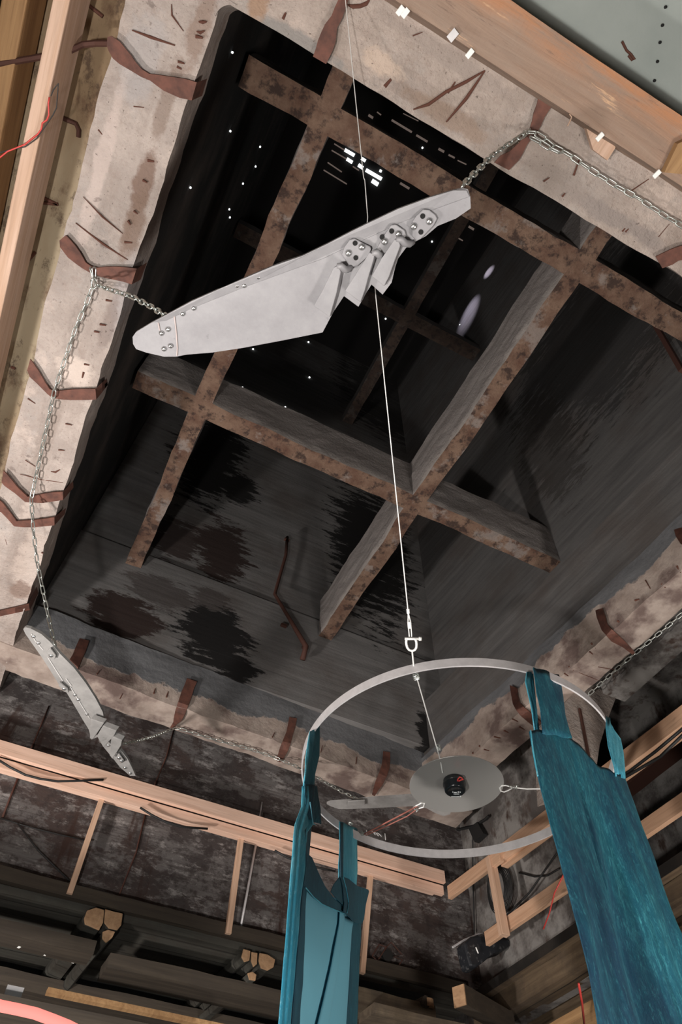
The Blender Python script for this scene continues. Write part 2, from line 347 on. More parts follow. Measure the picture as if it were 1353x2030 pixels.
# ---------------------------------------------------------------- mesh helpers
class MB:
    def __init__(s): s.v = []; s.f = []
    def add(s, vs, fs):
        k = len(s.v); s.v += [Vector(x) for x in vs]; s.f += [tuple(i + k for i in f) for f in fs]; return s
    def box(s, x0, x1, y0, y1, z0, z1):
        vs = [P(x, y, z) for x in (x0, x1) for y in (y0, y1) for z in (z0, z1)]
        return s.add(vs, [(0, 1, 3, 2), (4, 6, 7, 5), (0, 4, 5, 1), (2, 3, 7, 6), (0, 2, 6, 4), (1, 5, 7, 3)])
    def cube(s, c, sx, sy, sz, rot=None):
        vs = []
        for x in (-1, 1):
            for y in (-1, 1):
                for z in (-1, 1):
                    q = Vector((x * sx / 2, y * sy / 2, z * sz / 2))
                    if rot is not None: q = rot @ q
                    vs.append(c + q)
        return s.add(vs, [(0, 1, 3, 2), (4, 6, 7, 5), (0, 4, 5, 1), (2, 3, 7, 6), (0, 2, 6, 4), (1, 5, 7, 3)])
    def bar(s, a, b, w, h, up=Vector((0, 0, 1))):
        d = (b - a); L = d.length; d.normalize(); sx = d.cross(up).normalized(); uz = sx.cross(d).normalized()
        R = Matrix((d, sx, uz)).transposed()
        return s.cube((a + b) / 2, L, w, h, R)
    def rough_box(s, x0, x1, y0, y1, z0, z1, step=0.02, amp=0.012, fr=2.2, ends=True):
        """box in S units, cut into cells and worn at its faces"""
        lo = (x0, y0, z0); hi = (x1, y1, z1)
        n = [max(1, int(round((hi[i] - lo[i]) / step))) for i in range(3)]
        idx = {}
        def vid(i, j, k):
            if (i, j, k) not in idx:
                q = P(lo[0] + (hi[0] - lo[0]) * i / n[0], lo[1] + (hi[1] - lo[1]) * j / n[1], lo[2] + (hi[2] - lo[2]) * k / n[2])
                d = noise.noise_vector(q * fr) * amp * 1.4 + noise.noise_vector(q * fr * 4) * amp * 0.7
                s.v.append(q + d); idx[(i, j, k)] = len(s.v) - 1
            return idx[(i, j, k)]
        for i in range(n[0]):
            for j in range(n[1]):
                s.f.append((vid(i, j, 0), vid(i, j + 1, 0), vid(i + 1, j + 1, 0), vid(i + 1, j, 0)))
                s.f.append((vid(i, j, n[2]), vid(i + 1, j, n[2]), vid(i + 1, j + 1, n[2]), vid(i, j + 1, n[2])))
        for i in range(n[0]):
            for k in range(n[2]):
                s.f.append((vid(i, 0, k), vid(i + 1, 0, k), vid(i + 1, 0, k + 1), vid(i, 0, k + 1)))
                s.f.append((vid(i, n[1], k), vid(i, n[1], k + 1), vid(i + 1, n[1], k + 1), vid(i + 1, n[1], k)))
        for j in range(n[1]):
            for k in range(n[2]):
                s.f.append((vid(0, j, k), vid(0, j, k + 1), vid(0, j + 1, k + 1), vid(0, j + 1, k)))
                s.f.append((vid(n[0], j, k), vid(n[0], j + 1, k), vid(n[0], j + 1, k + 1), vid(n[0], j, k + 1)))
        return s
    def tube(s, pts, r, seg=8, closed=False):
        pts = [Vector(p) for p in pts]; n = len(pts); k0 = len(s.v); prev = None
        for i, p in enumerate(pts):
            a = pts[(i - 1) % n] if (i > 0 or closed) else p
            b = pts[(i + 1) % n] if (i < n - 1 or closed) else p
            d = (b - a).normalized()
            if prev is None:
                u = d.cross(Vector((0, 0, 1)))
                if u.length < 1e-3: u = d.cross(Vector((1, 0, 0)))
            else: u = prev - d * prev.dot(d)
            u.normalize(); prev = u; w = d.cross(u)
            rr = r[i] if isinstance(r, (list, tuple)) else r
            for q in range(seg):
                t = 2 * math.pi * q / seg; s.v.append(p + (u * math.cos(t) + w * math.sin(t)) * rr)
        m_ = n if closed else n - 1
        for i in range(m_):
            for q in range(seg):
                a = k0 + i * seg + q; b = k0 + i * seg + (q + 1) % seg
                c = k0 + ((i + 1) % n) * seg + (q + 1) % seg; d = k0 + ((i + 1) % n) * seg + q
                s.f.append((a, b, c, d))
        if not closed:
            s.f.append(tuple(k0 + q for q in range(seg))[::-1]); s.f.append(tuple(k0 + (n - 1) * seg + q for q in range(seg)))
        return s
    def prism(s, pts, off):
        """polygon of 3-D points thickened by the vector off"""
        n = len(pts); k = len(s.v); s.v += [Vector(p) for p in pts] + [Vector(p) + off for p in pts]
        s.f.append(tuple(range(k, k + n))); s.f.append(tuple(range(k + 2 * n - 1, k + n - 1, -1)))
        for i in range(n):
            j = (i + 1) % n; s.f.append((k + i, k + j, k + n + j, k + n + i))
        return s
    def ribbon(s, pairs, off):
        k = len(s.v); n = len(pairs)
        for a, b in pairs: s.v += [Vector(a), Vector(b), Vector(a) + off, Vector(b) + off]
        for i in range(n - 1):
            a = k + 4 * i; b = a + 4
            s.f += [(a, a + 1, b + 1, b), (a + 2, b + 2, b + 3, a + 3), (a, b, b + 2, a + 2), (a + 1, a + 3, b + 3, b + 1)]
        s.f += [(k, k + 2, k + 3, k + 1), (k + 4 * n - 4, k + 4 * n - 3, k + 4 * n - 1, k + 4 * n - 2)]
        return s
    def grid(s, rows):
        k = len(s.v); n = len(rows[0])
        for r in rows: s.v += [Vector(p) for p in r]
        for i in range(len(rows) - 1):
            for j in range(n - 1):
                a = k + i * n + j; s.f.append((a, a + 1, a + n + 1, a + n))
        return s
    def lathe(s, c, prof, seg=32, axis=Vector((0, 0, 1))):
        k = len(s.v)
        for (r, z) in prof:
            for q in range(seg):
                t = 2 * math.pi * q / seg; s.v.append(c + Vector((r * math.cos(t), r * math.sin(t), z)))
        for i in range(len(prof) - 1):
            for q in range(seg):
                a = k + i * seg + q; b = k + i * seg + (q + 1) % seg; s.f.append((a, b, b + seg, a + seg))
        s.f.append(tuple(k + q for q in range(seg))[::-1]); s.f.append(tuple(k + (len(prof) - 1) * seg + q for q in range(seg)))
        return s
    def build(s, name, mat, parent=None, smooth=False, bevel=0, solid=0, mats=None):
        me = bpy.data.meshes.new(name)
        org = Vector((0, 0, 0))
        if parent is None and s.v:
            lo = Vector([min(v[i] for v in s.v) for i in range(3)]); hi = Vector([max(v[i] for v in s.v) for i in range(3)])
            org = (lo + hi) / 2; org.z = lo.z
        base = org if parent is None else ORG[parent.name]
        me.from_pydata([v - base for v in s.v], [], s.f)
        import bmesh
        bm = bmesh.new(); bm.from_mesh(me); bmesh.ops.recalc_face_normals(bm, faces=bm.faces); bm.to_mesh(me); bm.free()
        if smooth:
            for p in me.polygons: p.use_smooth = True
            if smooth == 'angle': me.set_sharp_from_angle(angle=math.radians(38))
        o = bpy.data.objects.new(name, me); COL.objects.link(o)
        me.materials.append(mat)
        if parent is None: o.location = org; ORG[o.name] = org
        else: o.parent = parent; ORG[o.name] = base
        if solid:
            md = o.modifiers.new('thickness', 'SOLIDIFY'); md.thickness = solid; md.offset = 0
        if bevel:
            md = o.modifiers.new('bevel', 'BEVEL'); md.width = bevel; md.segments = 2; md.limit_method = 'ANGLE'
        return o
ORG = {}
def tag(o, label=None, cat=None, group=None, kind=None):
    if label: o['label'] = label
    if cat: o['category'] = cat
    if group: o['group'] = group
    if kind: o['kind'] = kind
    return o
def empty(name, loc, label=None, cat=None, group=None):
    o = bpy.data.objects.new(name, None); COL.objects.link(o); o.location = loc; o.empty_display_size = 0.05
    ORG[o.name] = Vector(loc); tag(o, label, cat, group); return o
def struct(name, mb, mat, **kw):
    o = mb.build(name, mat, **kw); o['kind'] = 'structure'; return o
# ================================================================ THE SETTING
def warp_right(mb, k0=0):      # the right side of the opening is slightly out of square
    for i in range(k0, len(mb.v)):
        y = mb.v[i].y / S; mb.v[i].x -= 0.063 * (y - 0.45) * S
    return mb
def warp_far(mb):
    for q in mb.v: q.y += 0.045 * (q.x / S) * S
    return mb
# shaft above the opening
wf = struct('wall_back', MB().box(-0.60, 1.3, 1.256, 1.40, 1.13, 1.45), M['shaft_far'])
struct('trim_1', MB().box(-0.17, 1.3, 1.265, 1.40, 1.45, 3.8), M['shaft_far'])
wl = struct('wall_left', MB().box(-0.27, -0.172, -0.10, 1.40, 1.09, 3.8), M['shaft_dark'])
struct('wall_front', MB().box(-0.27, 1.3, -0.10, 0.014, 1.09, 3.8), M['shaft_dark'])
struct('wall_right', warp_right(MB().rough_box(0.935, 1.02, -0.1, 1.40, 1.10, 1.285, 0.05, 0.004)), M['shaft_right'])
struct('trim_2', warp_right(MB().box(1.00, 1.10, -0.1, 1.40, 1.285, 3.8)), M['shaft_right'])
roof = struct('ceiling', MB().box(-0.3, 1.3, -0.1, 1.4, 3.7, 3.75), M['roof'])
# ground the photographer stands on
struct('floor', MB().box(-1.6, 2.4, -1.6, 2.6, -ZC / S - 0.02, -ZC / S), NT('dusty_floor').done((0.16, 0.14, 0.12), 0.9))
# room below
struct('wall_low_back', MB().box(-1.6, 1.06, 1.405, 1.44, 0.625, 1.16), M['wall_low'])
struct('wall_low_right', MB().box(1.06, 1.09, 0.93, 1.44, 0.56, 1.16), M['wall_right_low'])
struct('wall_outer_right', MB().box(1.30, 1.34, -1.0, 2.3, 0.3, 1.2), M['wall_right_low'])
struct('wall_outer_left', MB().box(-0.46, -0.42, -1.0, 2.0, 0.62, 1.7), M['yellow'])
struct('ceiling_left', MB().box(-0.60, -0.274, -1.0, 2.0, 1.05, 1.10), M['yellow'])
struct('ceiling_front', MB().box(-0.27, 1.6, -1.2, -0.135, 1.03, 1.08), M['green'])
struct('ceiling_right', MB().box(1.0, 1.6, -0.135, 2.0, 1.14, 1.18), M['wall_right_low'])

# daylight gaps in the roof boards
def shaft_hit(u, v):
    best = None
    for ax, val in (('z', 3.697), ('y', 1.262), ('x', -0.170), ('x', 0.985)):
        d = ray(u, v); i = 'xyz'.index(ax)
        if val * d[i] <= 0: continue
        k = val * S / d[i]
        if best is None or k < best[0]: best = (k, Vector((0, 0, ZC)) + d * k)
    return best[1]
def slot(u0, v0, u1, v1, w, mat):
    a = at(u0, v0, 'z', 3.694); b = at(u1, v1, 'z', 3.694)
    MB().bar(a, b, w * 1.15, 0.03).build('daylight_gap', mat, roof)
for (a, b, c, d, w) in [(684, 297, 703, 308, .055), (688, 315, 699, 322, .055), (717, 314, 725, 319, .05), (711, 327, 720, 333, .06),
                        (726, 337, 757, 355, .06), (738, 358, 750, 366, .07), (753, 338, 757, 340, .04)]:
    slot(a, b, c, d, w, M['daylight'])
for (a, b, c, d, w) in [(663, 285, 684, 298, .02), (658, 298, 687, 315, .02), (642, 337, 688, 365, .02), (650, 322, 678, 341, .02),
                        (731, 228, 740, 234, .04), (777, 238, 817, 262, .035), (826, 268, 848, 281, .035), (870, 295, 881, 301, .04),
                        (890, 307, 902, 313, .03), (794, 363, 812, 374, .04), (700, 330, 712, 338, .02), (726, 242, 734, 246, .03),
                        (748, 222, 756, 228, .02), (800, 225, 830, 240, .015), (937, 436, 946, 441, .03), (930, 449, 940, 455, .04),
                        (905, 470, 918, 477, .02), (908, 318, 925, 326, .02)]:
    slot(a, b, c, d, w, M['dimlight'])
for (u, v) in [(765, 632), (612, 678), (614, 748), (481, 768), (566, 807), (841, 726), (913, 644), (807, 847), (455, 415), (456, 431), (378, 372),
               (516, 291), (507, 330), (482, 364), (457, 260), (838, 293), (502, 692), (857, 479), (461, 104), (755, 338)]:
    p = shaft_hit(u, v); k = 0.010 * p.length / 9.0
    MB().lathe(p, [(k * .4, -k), (k, -k * .3), (k, k * .3), (k * .4, k)], 8).build('daylight_hole', M['daylight'], roof)

# the four sides of the cast ring around the opening
ring_l = MB().rough_box(-0.2725, -0.170, -0.10, 1.40, 1.0, 1.092, 0.016, 0.014, 2.6).build('ring_beam', M['ring'], smooth='angle')
tag(ring_l, 'long pale concrete beam down the left side of the dark opening, strapped with six rusty bands', 'concrete beam')
ring_t = MB().rough_box(-0.170, 1.35, -0.075, 0.014, 1.0, 1.092, 0.018, 0.010).build('ring_beam', M['ring_x'], smooth='angle')
tag(ring_t, 'pale concrete beam along the top edge of the opening beside the splintered wooden beam', 'concrete beam')
ring_f = warp_far(MB().rough_box(-0.60, 1.02, 1.243, 1.325, 1.0, 1.13, 0.018, 0.014)).build('ring_beam', M['lip_far'], smooth='angle')
tag(ring_f, 'far concrete beam with crumbling pale lip above the mottled wall and pine rail', 'concrete beam')
ring_r = warp_right(MB().rough_box(0.926, 1.004, 0.014, 1.30, 1.0, 1.11, 0.018, 0.012)).build('ring_beam', M['lip_right'], smooth='angle')
tag(ring_r, 'right-hand concrete beam with broken pale plaster, behind the hoop and the blue velvet', 'concrete beam')
fp = [P(-.172, .012, .999), P(-.150, .012, .999)] + [P(-.150 - .020 * math.sin(a), .034 - .020 * math.cos(a), .999) for a in [i * math.pi / 16 for i in range(1, 8)]] + [P(-.170, .034, .999)]
MB().prism(fp, Vector((0, 0, .09 * S))).build('corner_fillet', M['ring'], ring_t)
def rebar(parent, pts, r, fn):
    r = r * (0.55 if len(pts) < 3 or r > .012 else .8)
    ps = [fn(u, v) for u, v in pts]
    MB().tube(ps, [r * .4] + [r] * (len(ps) - 2) + [r * .4] if len(ps) > 2 else [r, r * .6], 8).build('exposed_rebar', M['mark'], parent)
def on_left(u, v, e=0.0):
    p = at(u, v, 'x', -0.170 + e)
    if ZC + S * (1.0 - e) <= p.z and ray(u, v).x < 0 and p.z < ZC + S * 1.09: return p
    return at(u, v, 'z', 1.0 - e)
def on_far(u, v, e=0.0):
    p = at(u, v, 'z', 1.0 - e)
    yy = 1.243 + 0.045 * p.x / S
    if p.y / S >= yy - e: return p
    q = at(u, v, 'y', yy - e); return at(u, v, 'y', 1.243 + 0.045 * q.x / S - e)
def on_right(u, v, e=0.0):
    p = at(u, v, 'z', 1.0 - e)
    if p.x / S >= 0.926 - 0.063 * (p.y / S - 0.45) - e: return p
    q = at(u, v, 'x', 0.926 - e)
    for _ in range(4): q = at(u, v, 'x', 0.926 - 0.063 * (q.y / S - 0.45) - e)
    return q
def on_top(u, v, e=0.0): return at(u, v, 'z', 1.0 - e)
for pts, r in [([(262, 60), (300, 74), (347, 90)], .010), ([(165, 390), (203, 430), (243, 463)], .007), ([(150, 442), (205, 484), (253, 515)], .010),
               ([(394, 43), (402, 44), (410, 43)], .016), ([(390, 62), (397, 65), (406, 61)], .014), ([(388, 72), (402, 75)], .016),
               ([(353, 122), (366, 126)], .012), ([(351, 132), (360, 137)], .012), ([(265, 211), (286, 213)], .006), ([(195, 257), (203, 267)], .010),
               ([(293, 318), (306, 320)], .016), ([(283, 357), (292, 362)], .014), ([(265, 418), (273, 424)], .012), ([(253, 437), (259, 446)], .014),
               ([(247, 480), (262, 481)], .014), ([(210, 595), (222, 597)], .014), ([(198, 643), (210, 645)], .014), ([(187, 657), (197, 659)], .014),
               ([(167, 722), (177, 724)], .012), ([(166, 738), (163, 749)], .014), ([(130, 840), (143, 843)], .010), ([(116, 892), (128, 893)], .010),
               ([(101, 935), (110, 936), (119, 931)], .010), ([(40, 940), (80, 950), (125, 957)], .007), ([(50, 912), (70, 925)], .007),
               ([(82, 1095), (86, 1097)], .014), ([(55, 790), (70, 800)], .010), ([(340, 8), (341, 30), (364, 62)], .006), ([(8, 1060), (14, 1080)], .007)]:
    rebar(ring_l, pts, r, lambda u, v: on_left(u, v, 0.001))
for pts, r in [([(820, 217), (850, 207), (885, 182), (925, 162), (962, 140)], .016), ([(962, 140), (925, 195), (885, 242)], .012), ([(888, 185), (903, 162)], .010),
               ([(561, 38), (567, 25)], .014), ([(763, 172), (776, 157)], .020), ([(690, 10), (700, 13), (715, 12), (727, 7), (733, 0)], .018),
               ([(819, 71), (838, 64)], .006), ([(1138, 348), (1149, 316)], .012), ([(1250, 380), (1287, 355)], .008), ([(1234, 459), (1240, 452)], .014),
               ([(1240, 460), (1247, 453)], .014), ([(1078, 360), (1090, 352)], .010), ([(1306, 470), (1328, 444)], .005), ([(1115, 390), (1121, 383)], .012)]:
    rebar(ring_t, pts, r, lambda u, v: on_top(u, v, 0.001))
for pts, r in [([(238, 1385), (243, 1375)], .009), ([(305, 1375), (308, 1365)], .014), ([(330, 1382), (334, 1371)], .014), ([(192, 1337), (197, 1329)], .010),
               ([(604, 1393), (607, 1402)], .02), ([(706, 1515), (708, 1500)], .012), ([(540, 1462), (545, 1452)], .01), ([(636, 1492), (640, 1478)], .01)]:
    rebar(ring_f, [(u - 0, v + 0) for u, v in pts], r, lambda u, v: on_far(u, v, 0.001))
for pts, r in [([(1280, 1150), (1290, 1167)], .010), ([(1312, 1157), (1320, 1165)], .016), ([(1225, 1231), (1235, 1237)], .02), ([(1173, 1275), (1182, 1285)], .018),
               ([(1170, 1292), (1176, 1297)], .014), ([(1260, 1190), (1268, 1188)], .018), ([(1120, 1335), (1127, 1340)], .015), ([(1128, 1321), (1138, 1329)], .012),
               ([(1016, 1424), (1027, 1430)], .02), ([(1000, 1448), (1008, 1452)], .018), ([(980, 1460), (992, 1463)], .018), ([(960, 1485), (970, 1488)], .018),
               ([(1187, 1322), (1220, 1328)], .008), ([(1148, 1333), (1190, 1350)], .006), ([(937, 1492), (943, 1497)], .018), ([(1343, 1122), (1350, 1135)], .016),
               ([(1030, 1440), (1040, 1446)], .018), ([(950, 1478), (956, 1484)], .016)]:
    rebar(ring_r, pts, r, lambda u, v: on_right(u, v, 0.001))

# ---------------------------------------------------------------- crossing beams in the shaft
H = 1.38
def beam(mb, mat, label, grp='crumbling crossing beams inside the shaft'):
    return tag(mb.build('crossing_beam', mat), label, 'concrete beam', grp)
beam(MB().rough_box(-0.032 + 0.002, 0.011, 0.014, 1.25, H, 1.53, 0.025, 0.014), M['beam_y'], 'brown crumbling crossing beam left of the centre, running up behind the big hanging wing')
beam(MB().rough_box(0.538, 0.578, 0.014, 1.25, H, 1.53, 0.025, 0.014), M['beam_y'], 'right-hand long crossing beam ending above the hoop, grey side and rusty underside')
beam(MB().rough_box(-0.165, 1.0, 0.070, 0.120, H, 1.53, 0.025, 0.014), M['beam_x'], 'upper crossing beam running behind the tip of the big hanging wing')
beam(MB().rough_box(-0.165, 0.995, 0.712, 0.757, H, 1.53, 0.025, 0.014), M['beam_x'], 'lower crossing beam below the big wing, ending at the right wall')
HU = 2.84
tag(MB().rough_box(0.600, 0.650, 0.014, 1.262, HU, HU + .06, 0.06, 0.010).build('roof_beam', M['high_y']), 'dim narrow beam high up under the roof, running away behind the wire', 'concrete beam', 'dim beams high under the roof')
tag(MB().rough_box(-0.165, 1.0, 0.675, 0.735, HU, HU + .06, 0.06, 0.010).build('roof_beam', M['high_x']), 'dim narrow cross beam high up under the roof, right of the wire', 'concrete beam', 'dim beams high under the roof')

# rusted pipe on the far shaft wall
pp = [at(u, v, 'y', 1.235) for u, v in [(570, 1065), (567, 1100), (545, 1178)]] + [at(u, v, 'y', 1.22) for u, v in [(575, 1228), (607, 1282)]] + [at(600, 1308, 'y', 1.238)]
pipe = tag(MB().tube(pp, [.022, .022, .022, .024, .034, .034], 10).build('bent_pipe', M['darkrust'], smooth=True), 'thin bent rusty pipe fixed to the sooty far wall above the pale beam', 'pipe')
for u, v in [(569, 1070), (563, 1240), (605, 1284)]:
    c = at(u, v, 'y', 1.236); MB().cube(c, .075, .04, .03).build('pipe_bracket', M['darkrust'], pipe)
# small diagonal brace seen by the right wall
tag(MB().bar(at(1298, 640, 'x', 0.97), at(1353, 735, 'x', 0.97), .05, .05).build('iron_rung', M['darkrust']), 'dark iron bar high on the right wall at the photo edge', 'bar')

# ---------------------------------------------------------------- rusty steel straps around the ring
def strap(quads, fn, label, e=0.0075):
    """quads: edge pairs across the flat bar, following it along the concrete"""
    prs = [(fn(a[0], a[1], e), fn(b[0], b[1], e)) for a, b in quads]
    o = MB().ribbon(prs, Vector((0, 0, -0.010))).build('steel_strap', M['rust'])
    return tag(o, label, 'strap', 'rusty flat straps around the concrete ring')
strap([((214, 74), (213, 92)), ((222, 71), (217, 102)), ((238, 82), (225, 116)), ((252, 99), (238, 127)), ((262, 111), (250, 134)), ((269, 122), (262, 141)), ((282, 137), (280, 152)), ((296, 146), (299, 160)), ((312, 148), (312, 170)),
       ((326, 150), (326, 180)), ((367, 156), (357, 194)), ((391, 163), (381, 199)), ((411, 156), (401, 190))], on_left, 'wide twisted rusty strap across the left beam, topmost of its six')
strap([((131, 466), (119, 476)), ((134, 468), (120, 489)), ((150, 486), (136, 510)), ((160, 500), (150, 521)), ((171, 520), (164, 531)), ((180, 526), (176, 538)), ((194, 530), (190, 545)), ((210, 528), (208, 550)), ((231, 528), (228, 554)),
       ((250, 529), (246, 558)), ((272, 532), (262, 563)), ((292, 520), (279, 554))], on_left, 'rusty strap on the left beam with the chain link hooked round it')
strap([((61, 711), (55, 733)), ((68, 720), (60, 746)), ((78, 735), (73, 758)), ((90, 756), (86, 771)), ((99, 770), (95, 780)), ((109, 775), (105, 788)), ((125, 773), (124, 791)), ((146, 771), (143, 792)), ((170, 770), (170, 792)),
       ((190, 770), (192, 791)), ((203, 758), (204, 776)), ((212, 750), (214, 763))], on_left, 'third rusty strap down the left beam, behind the hanging chain')
strap([((8, 932), (4, 955)), ((15, 939), (10, 962)), ((37, 966), (31, 977)), ((56, 984), (51, 994)), ((68, 982), (67, 995)), ((85, 978), (85, 996)), ((105, 975), (105, 993)), ((126, 974), (126, 990)),
       ((145, 953), (146, 966))], on_left, 'fourth rusty strap down the left beam, close above another one')
strap([((-8, 985), (-8, 1010)), ((5, 994), (3, 1014)), ((17, 1009), (14, 1025)), ((34, 1032), (29, 1042)), ((48, 1031), (47, 1044)), ((68, 1030), (68, 1044)), ((90, 1027), (90, 1042)), ((109, 1024), (109, 1040)),
       ((131, 1007), (129, 1018))], on_left, 'fifth rusty strap down the left beam, just below its neighbour')
strap([((-6, 1211), (-6, 1222)), ((31, 1203), (31, 1214)), ((58, 1196), (60, 1208)), ((73, 1163), (76, 1176))], on_left, 'lowest rusty strap of the left beam, above the small wing')
strap([((675, -10), (697, -10)), ((671, 0), (691, 0)), ((664, 15), (684, 22)), ((658, 31), (678, 38)), ((645, 48), (669, 55)), ((637, 65), (667, 73)), ((631, 80), (665, 86)), ((627, 95), (660, 100)), ((621, 112), (647, 127))], on_top,
      'rusty strap with a paddle-shaped end at the top, behind the thin wire')
strap([((1069, 185), (1100, 200)), ((1065, 205), (1088, 219)), ((1058, 224), (1079, 233)), ((1055, 240), (1072, 250)), ((1051, 252), (1065, 261)), ((1041, 268), (1054, 274)), ((1028, 284), (1044, 288)), ((1010, 300), (1036, 305)),
       ((993, 308), (1028, 318)), ((980, 322), (1009, 337))], on_top, 'twisted rusty strap on the upper beam with the chain wound round it')
strap([((1360, 485), (1362, 513)), ((1345, 488), (1345, 516)), ((1327, 495), (1333, 524)), ((1300, 508), (1313, 531))], on_top, 'rusty strap at the right photo edge on the upper beam')
strap([((158, 1265), (177, 1270)), ((150, 1283), (170, 1291)), ((145, 1296), (163, 1306)), ((139, 1306), (156, 1322)), ((133, 1322), (148, 1337))], on_far, 'short straight rusty strap beside the small hanging wing')
strap([((371, 1344), (391, 1351)), ((366, 1358), (385, 1364)), ((360, 1371), (381, 1378)), ((354, 1390), (374, 1397)), ((348, 1408), (367, 1415)), ((345, 1422), (360, 1428)), ((344, 1431), (352, 1434)), ((338, 1441), (343, 1443))], on_far,
      'tapering rusty strap on the far beam where two chains meet')
strap([((574, 1421), (589, 1424)), ((571, 1437), (586, 1440)), ((568, 1451), (581, 1455)), ((561, 1468), (577, 1472)), ((555, 1483), (571, 1487)), ((551, 1497), (564, 1500)), ((549, 1507), (556, 1510))], on_far,
      'rusty strap on the far beam just left of the hoop tab')
strap([((760, 1489), (774, 1491)), ((759, 1503), (774, 1507)), ((757, 1517), (772, 1524)), ((752, 1532), (767, 1538)), ((745, 1548), (760, 1552)), ((741, 1562), (750, 1566)), ((738, 1574), (743, 1577))], on_far,
      'rusty strap on the far beam seen through the hoop, left of the disc')
strap([((1011, 1358), (1026, 1364)), ((1013, 1372), (1027, 1376)), ((1017, 1394), (1032, 1394)), ((1024, 1407), (1038, 1400)), ((1033, 1418), (1048, 1408)), ((1047, 1430), (1060, 1418)), ((1062, 1441), (1074, 1431))], on_right,
      'bent rusty strap on the right beam, just left of the velvet strip')
strap([((1181, 1210), (1195, 1206)), ((1184, 1225), (1201, 1223)), ((1193, 1248), (1205, 1238)), ((1202, 1258), (1213, 1246)), ((1212, 1270), (1221, 1253)), ((1235, 1282), (1240, 1271)), ((1255, 1297), (1260, 1293))], on_right,
      'twisted rusty strap on the right beam above the hoop')
strap([((1337, 1050), (1356, 1045)), ((1340, 1062), (1360, 1060)), ((1350, 1078), (1366, 1075))], on_right, 'rusty strap on the right beam cut by the photo edge')
# iron bar from the first strap out to the left wall
tag(MB().tube([on_left(216, 86, .006), at(190, 86, 'z', 1.0), at(165, 88, 'z', 1.0), at(135, 102, 'z', .995), at(75, 114, 'z', .99), at(-20, 130, 'z', .985)], .016, 6).build('iron_rod', M['darkrust']),
    'dark iron rod running behind the pine joist to the topmost strap', 'rod')
tag(MB().tube([at(u, v, 'z', 1.046) for u, v in [(108, 226), (120, 232), (135, 239), (150, 245), (156, 258), (155, 272)]], .013, 6).build('dark_crack', M['darkrust']),  # dark tube laid along the line of a crack
    'thin black tube shaped as a crack in the yellowed wall beside the pine joist', 'bracket')
for a, b, c, d in [(60, 400, 115, 405), (157, 3, 165, 8), (178, 12, 204, 33), (40, 535, 70, 500), (22, 592, 28, 600), (22, 728, 30, 731), (72, 385, 114, 406)]:
    MB().tube([at(a, b, 'z', 1.047), at(c, d, 'z', 1.047)], .010, 6).build('exposed_rebar', M['mark'], ring_l)

# ---------------------------------------------------------------- timber at the top and left
bb = tag(MB().rough_box(-0.35, 1.5, -0.131, -0.073, 0.93, 1.005, 0.03, 0.006, 1.2).build('wooden_beam', M['big_beam']),
         'heavy splintered brown wooden beam crossing the top right corner', 'wooden beam')
for (u, v, w, h) in [(898, 70, 12, 16)]:
    tag(MB().cube(at(u, v, 'z', .926), .036, .05, .012, Matrix.Rotation(.3, 3, 'Z')).build('metal_plate', M['alu']), 'small grey metal plate on the edge of the splintered beam', 'plate')
white_block_l = [(794, 21, 'left of the two touching white blocks at the top of the splintered beam'), (804, 26, 'right of the two touching white blocks at the top of the splintered beam'),
          (932, 106, 'white block under the splintered beam above the rusty V-shaped bars'), (1190, 271, 'white block in front of the pointed wooden wedge'), (1303, 345, 'white block low on the splintered beam near the right edge')]
for u, v, l in white_block_l:  # small plain white blocks along the beam
    c = at(u, v, 'z', .928); tag(MB().cube(c, .026, .044, .012, Matrix.Rotation(.25, 3, 'Z')).build('white_block', M['clip'], bevel=.003), l, 'clip', 'white blocks along the splintered beam')
tag(MB().prism([at(u, v, 'z', .975) for u, v in [(1160, 245), (1177, 297), (1205, 318), (1221, 293), (1215, 270)]], Vector((0, 0, .05))).build('wooden_wedge', M['joist']),
    'pale pointed wooden wedge sticking out from the splintered beam', 'wedge')
tag(MB().prism([at(u, v, 'z', .918) for u, v in [(1318, 342), (1345, 285), (1375, 270), (1390, 345), (1353, 345)]], Vector((0, 0, .05))).build('wood_offcut', M['amber']),
    'brown board end lapping the splintered beam at the right edge', 'board')
tag(MB().tube([at(u, v, 'z', .93) for u, v in [(1130, 226), (1134, 232), (1131, 240), (1126, 250)]], .004, 5).build('wood_shaving', M['joist']), 'curled pale wood shaving hanging under the splintered beam', 'shaving')
cg = MB()
for u, v in [(1321, 14), (1315, 50), (1310, 84), (1305, 122), (1299, 160)]:
    cg.lathe(at(u, v, 'z', 1.028), [(.002, -.003), (.008, 0), (.008, .01)], 10)
cg.build('drilled_holes', M['hole'], bpy.data.objects['ceiling_front'])
MB().tube([at(u, v, 'z', 1.029) for u, v in [(1234, 82), (1243, 100), (1252, 108), (1259, 118), (1254, 119), (1247, 110)]], .007, 6).build('wire_loop', M['mark'], bpy.data.objects['ceiling_front'])

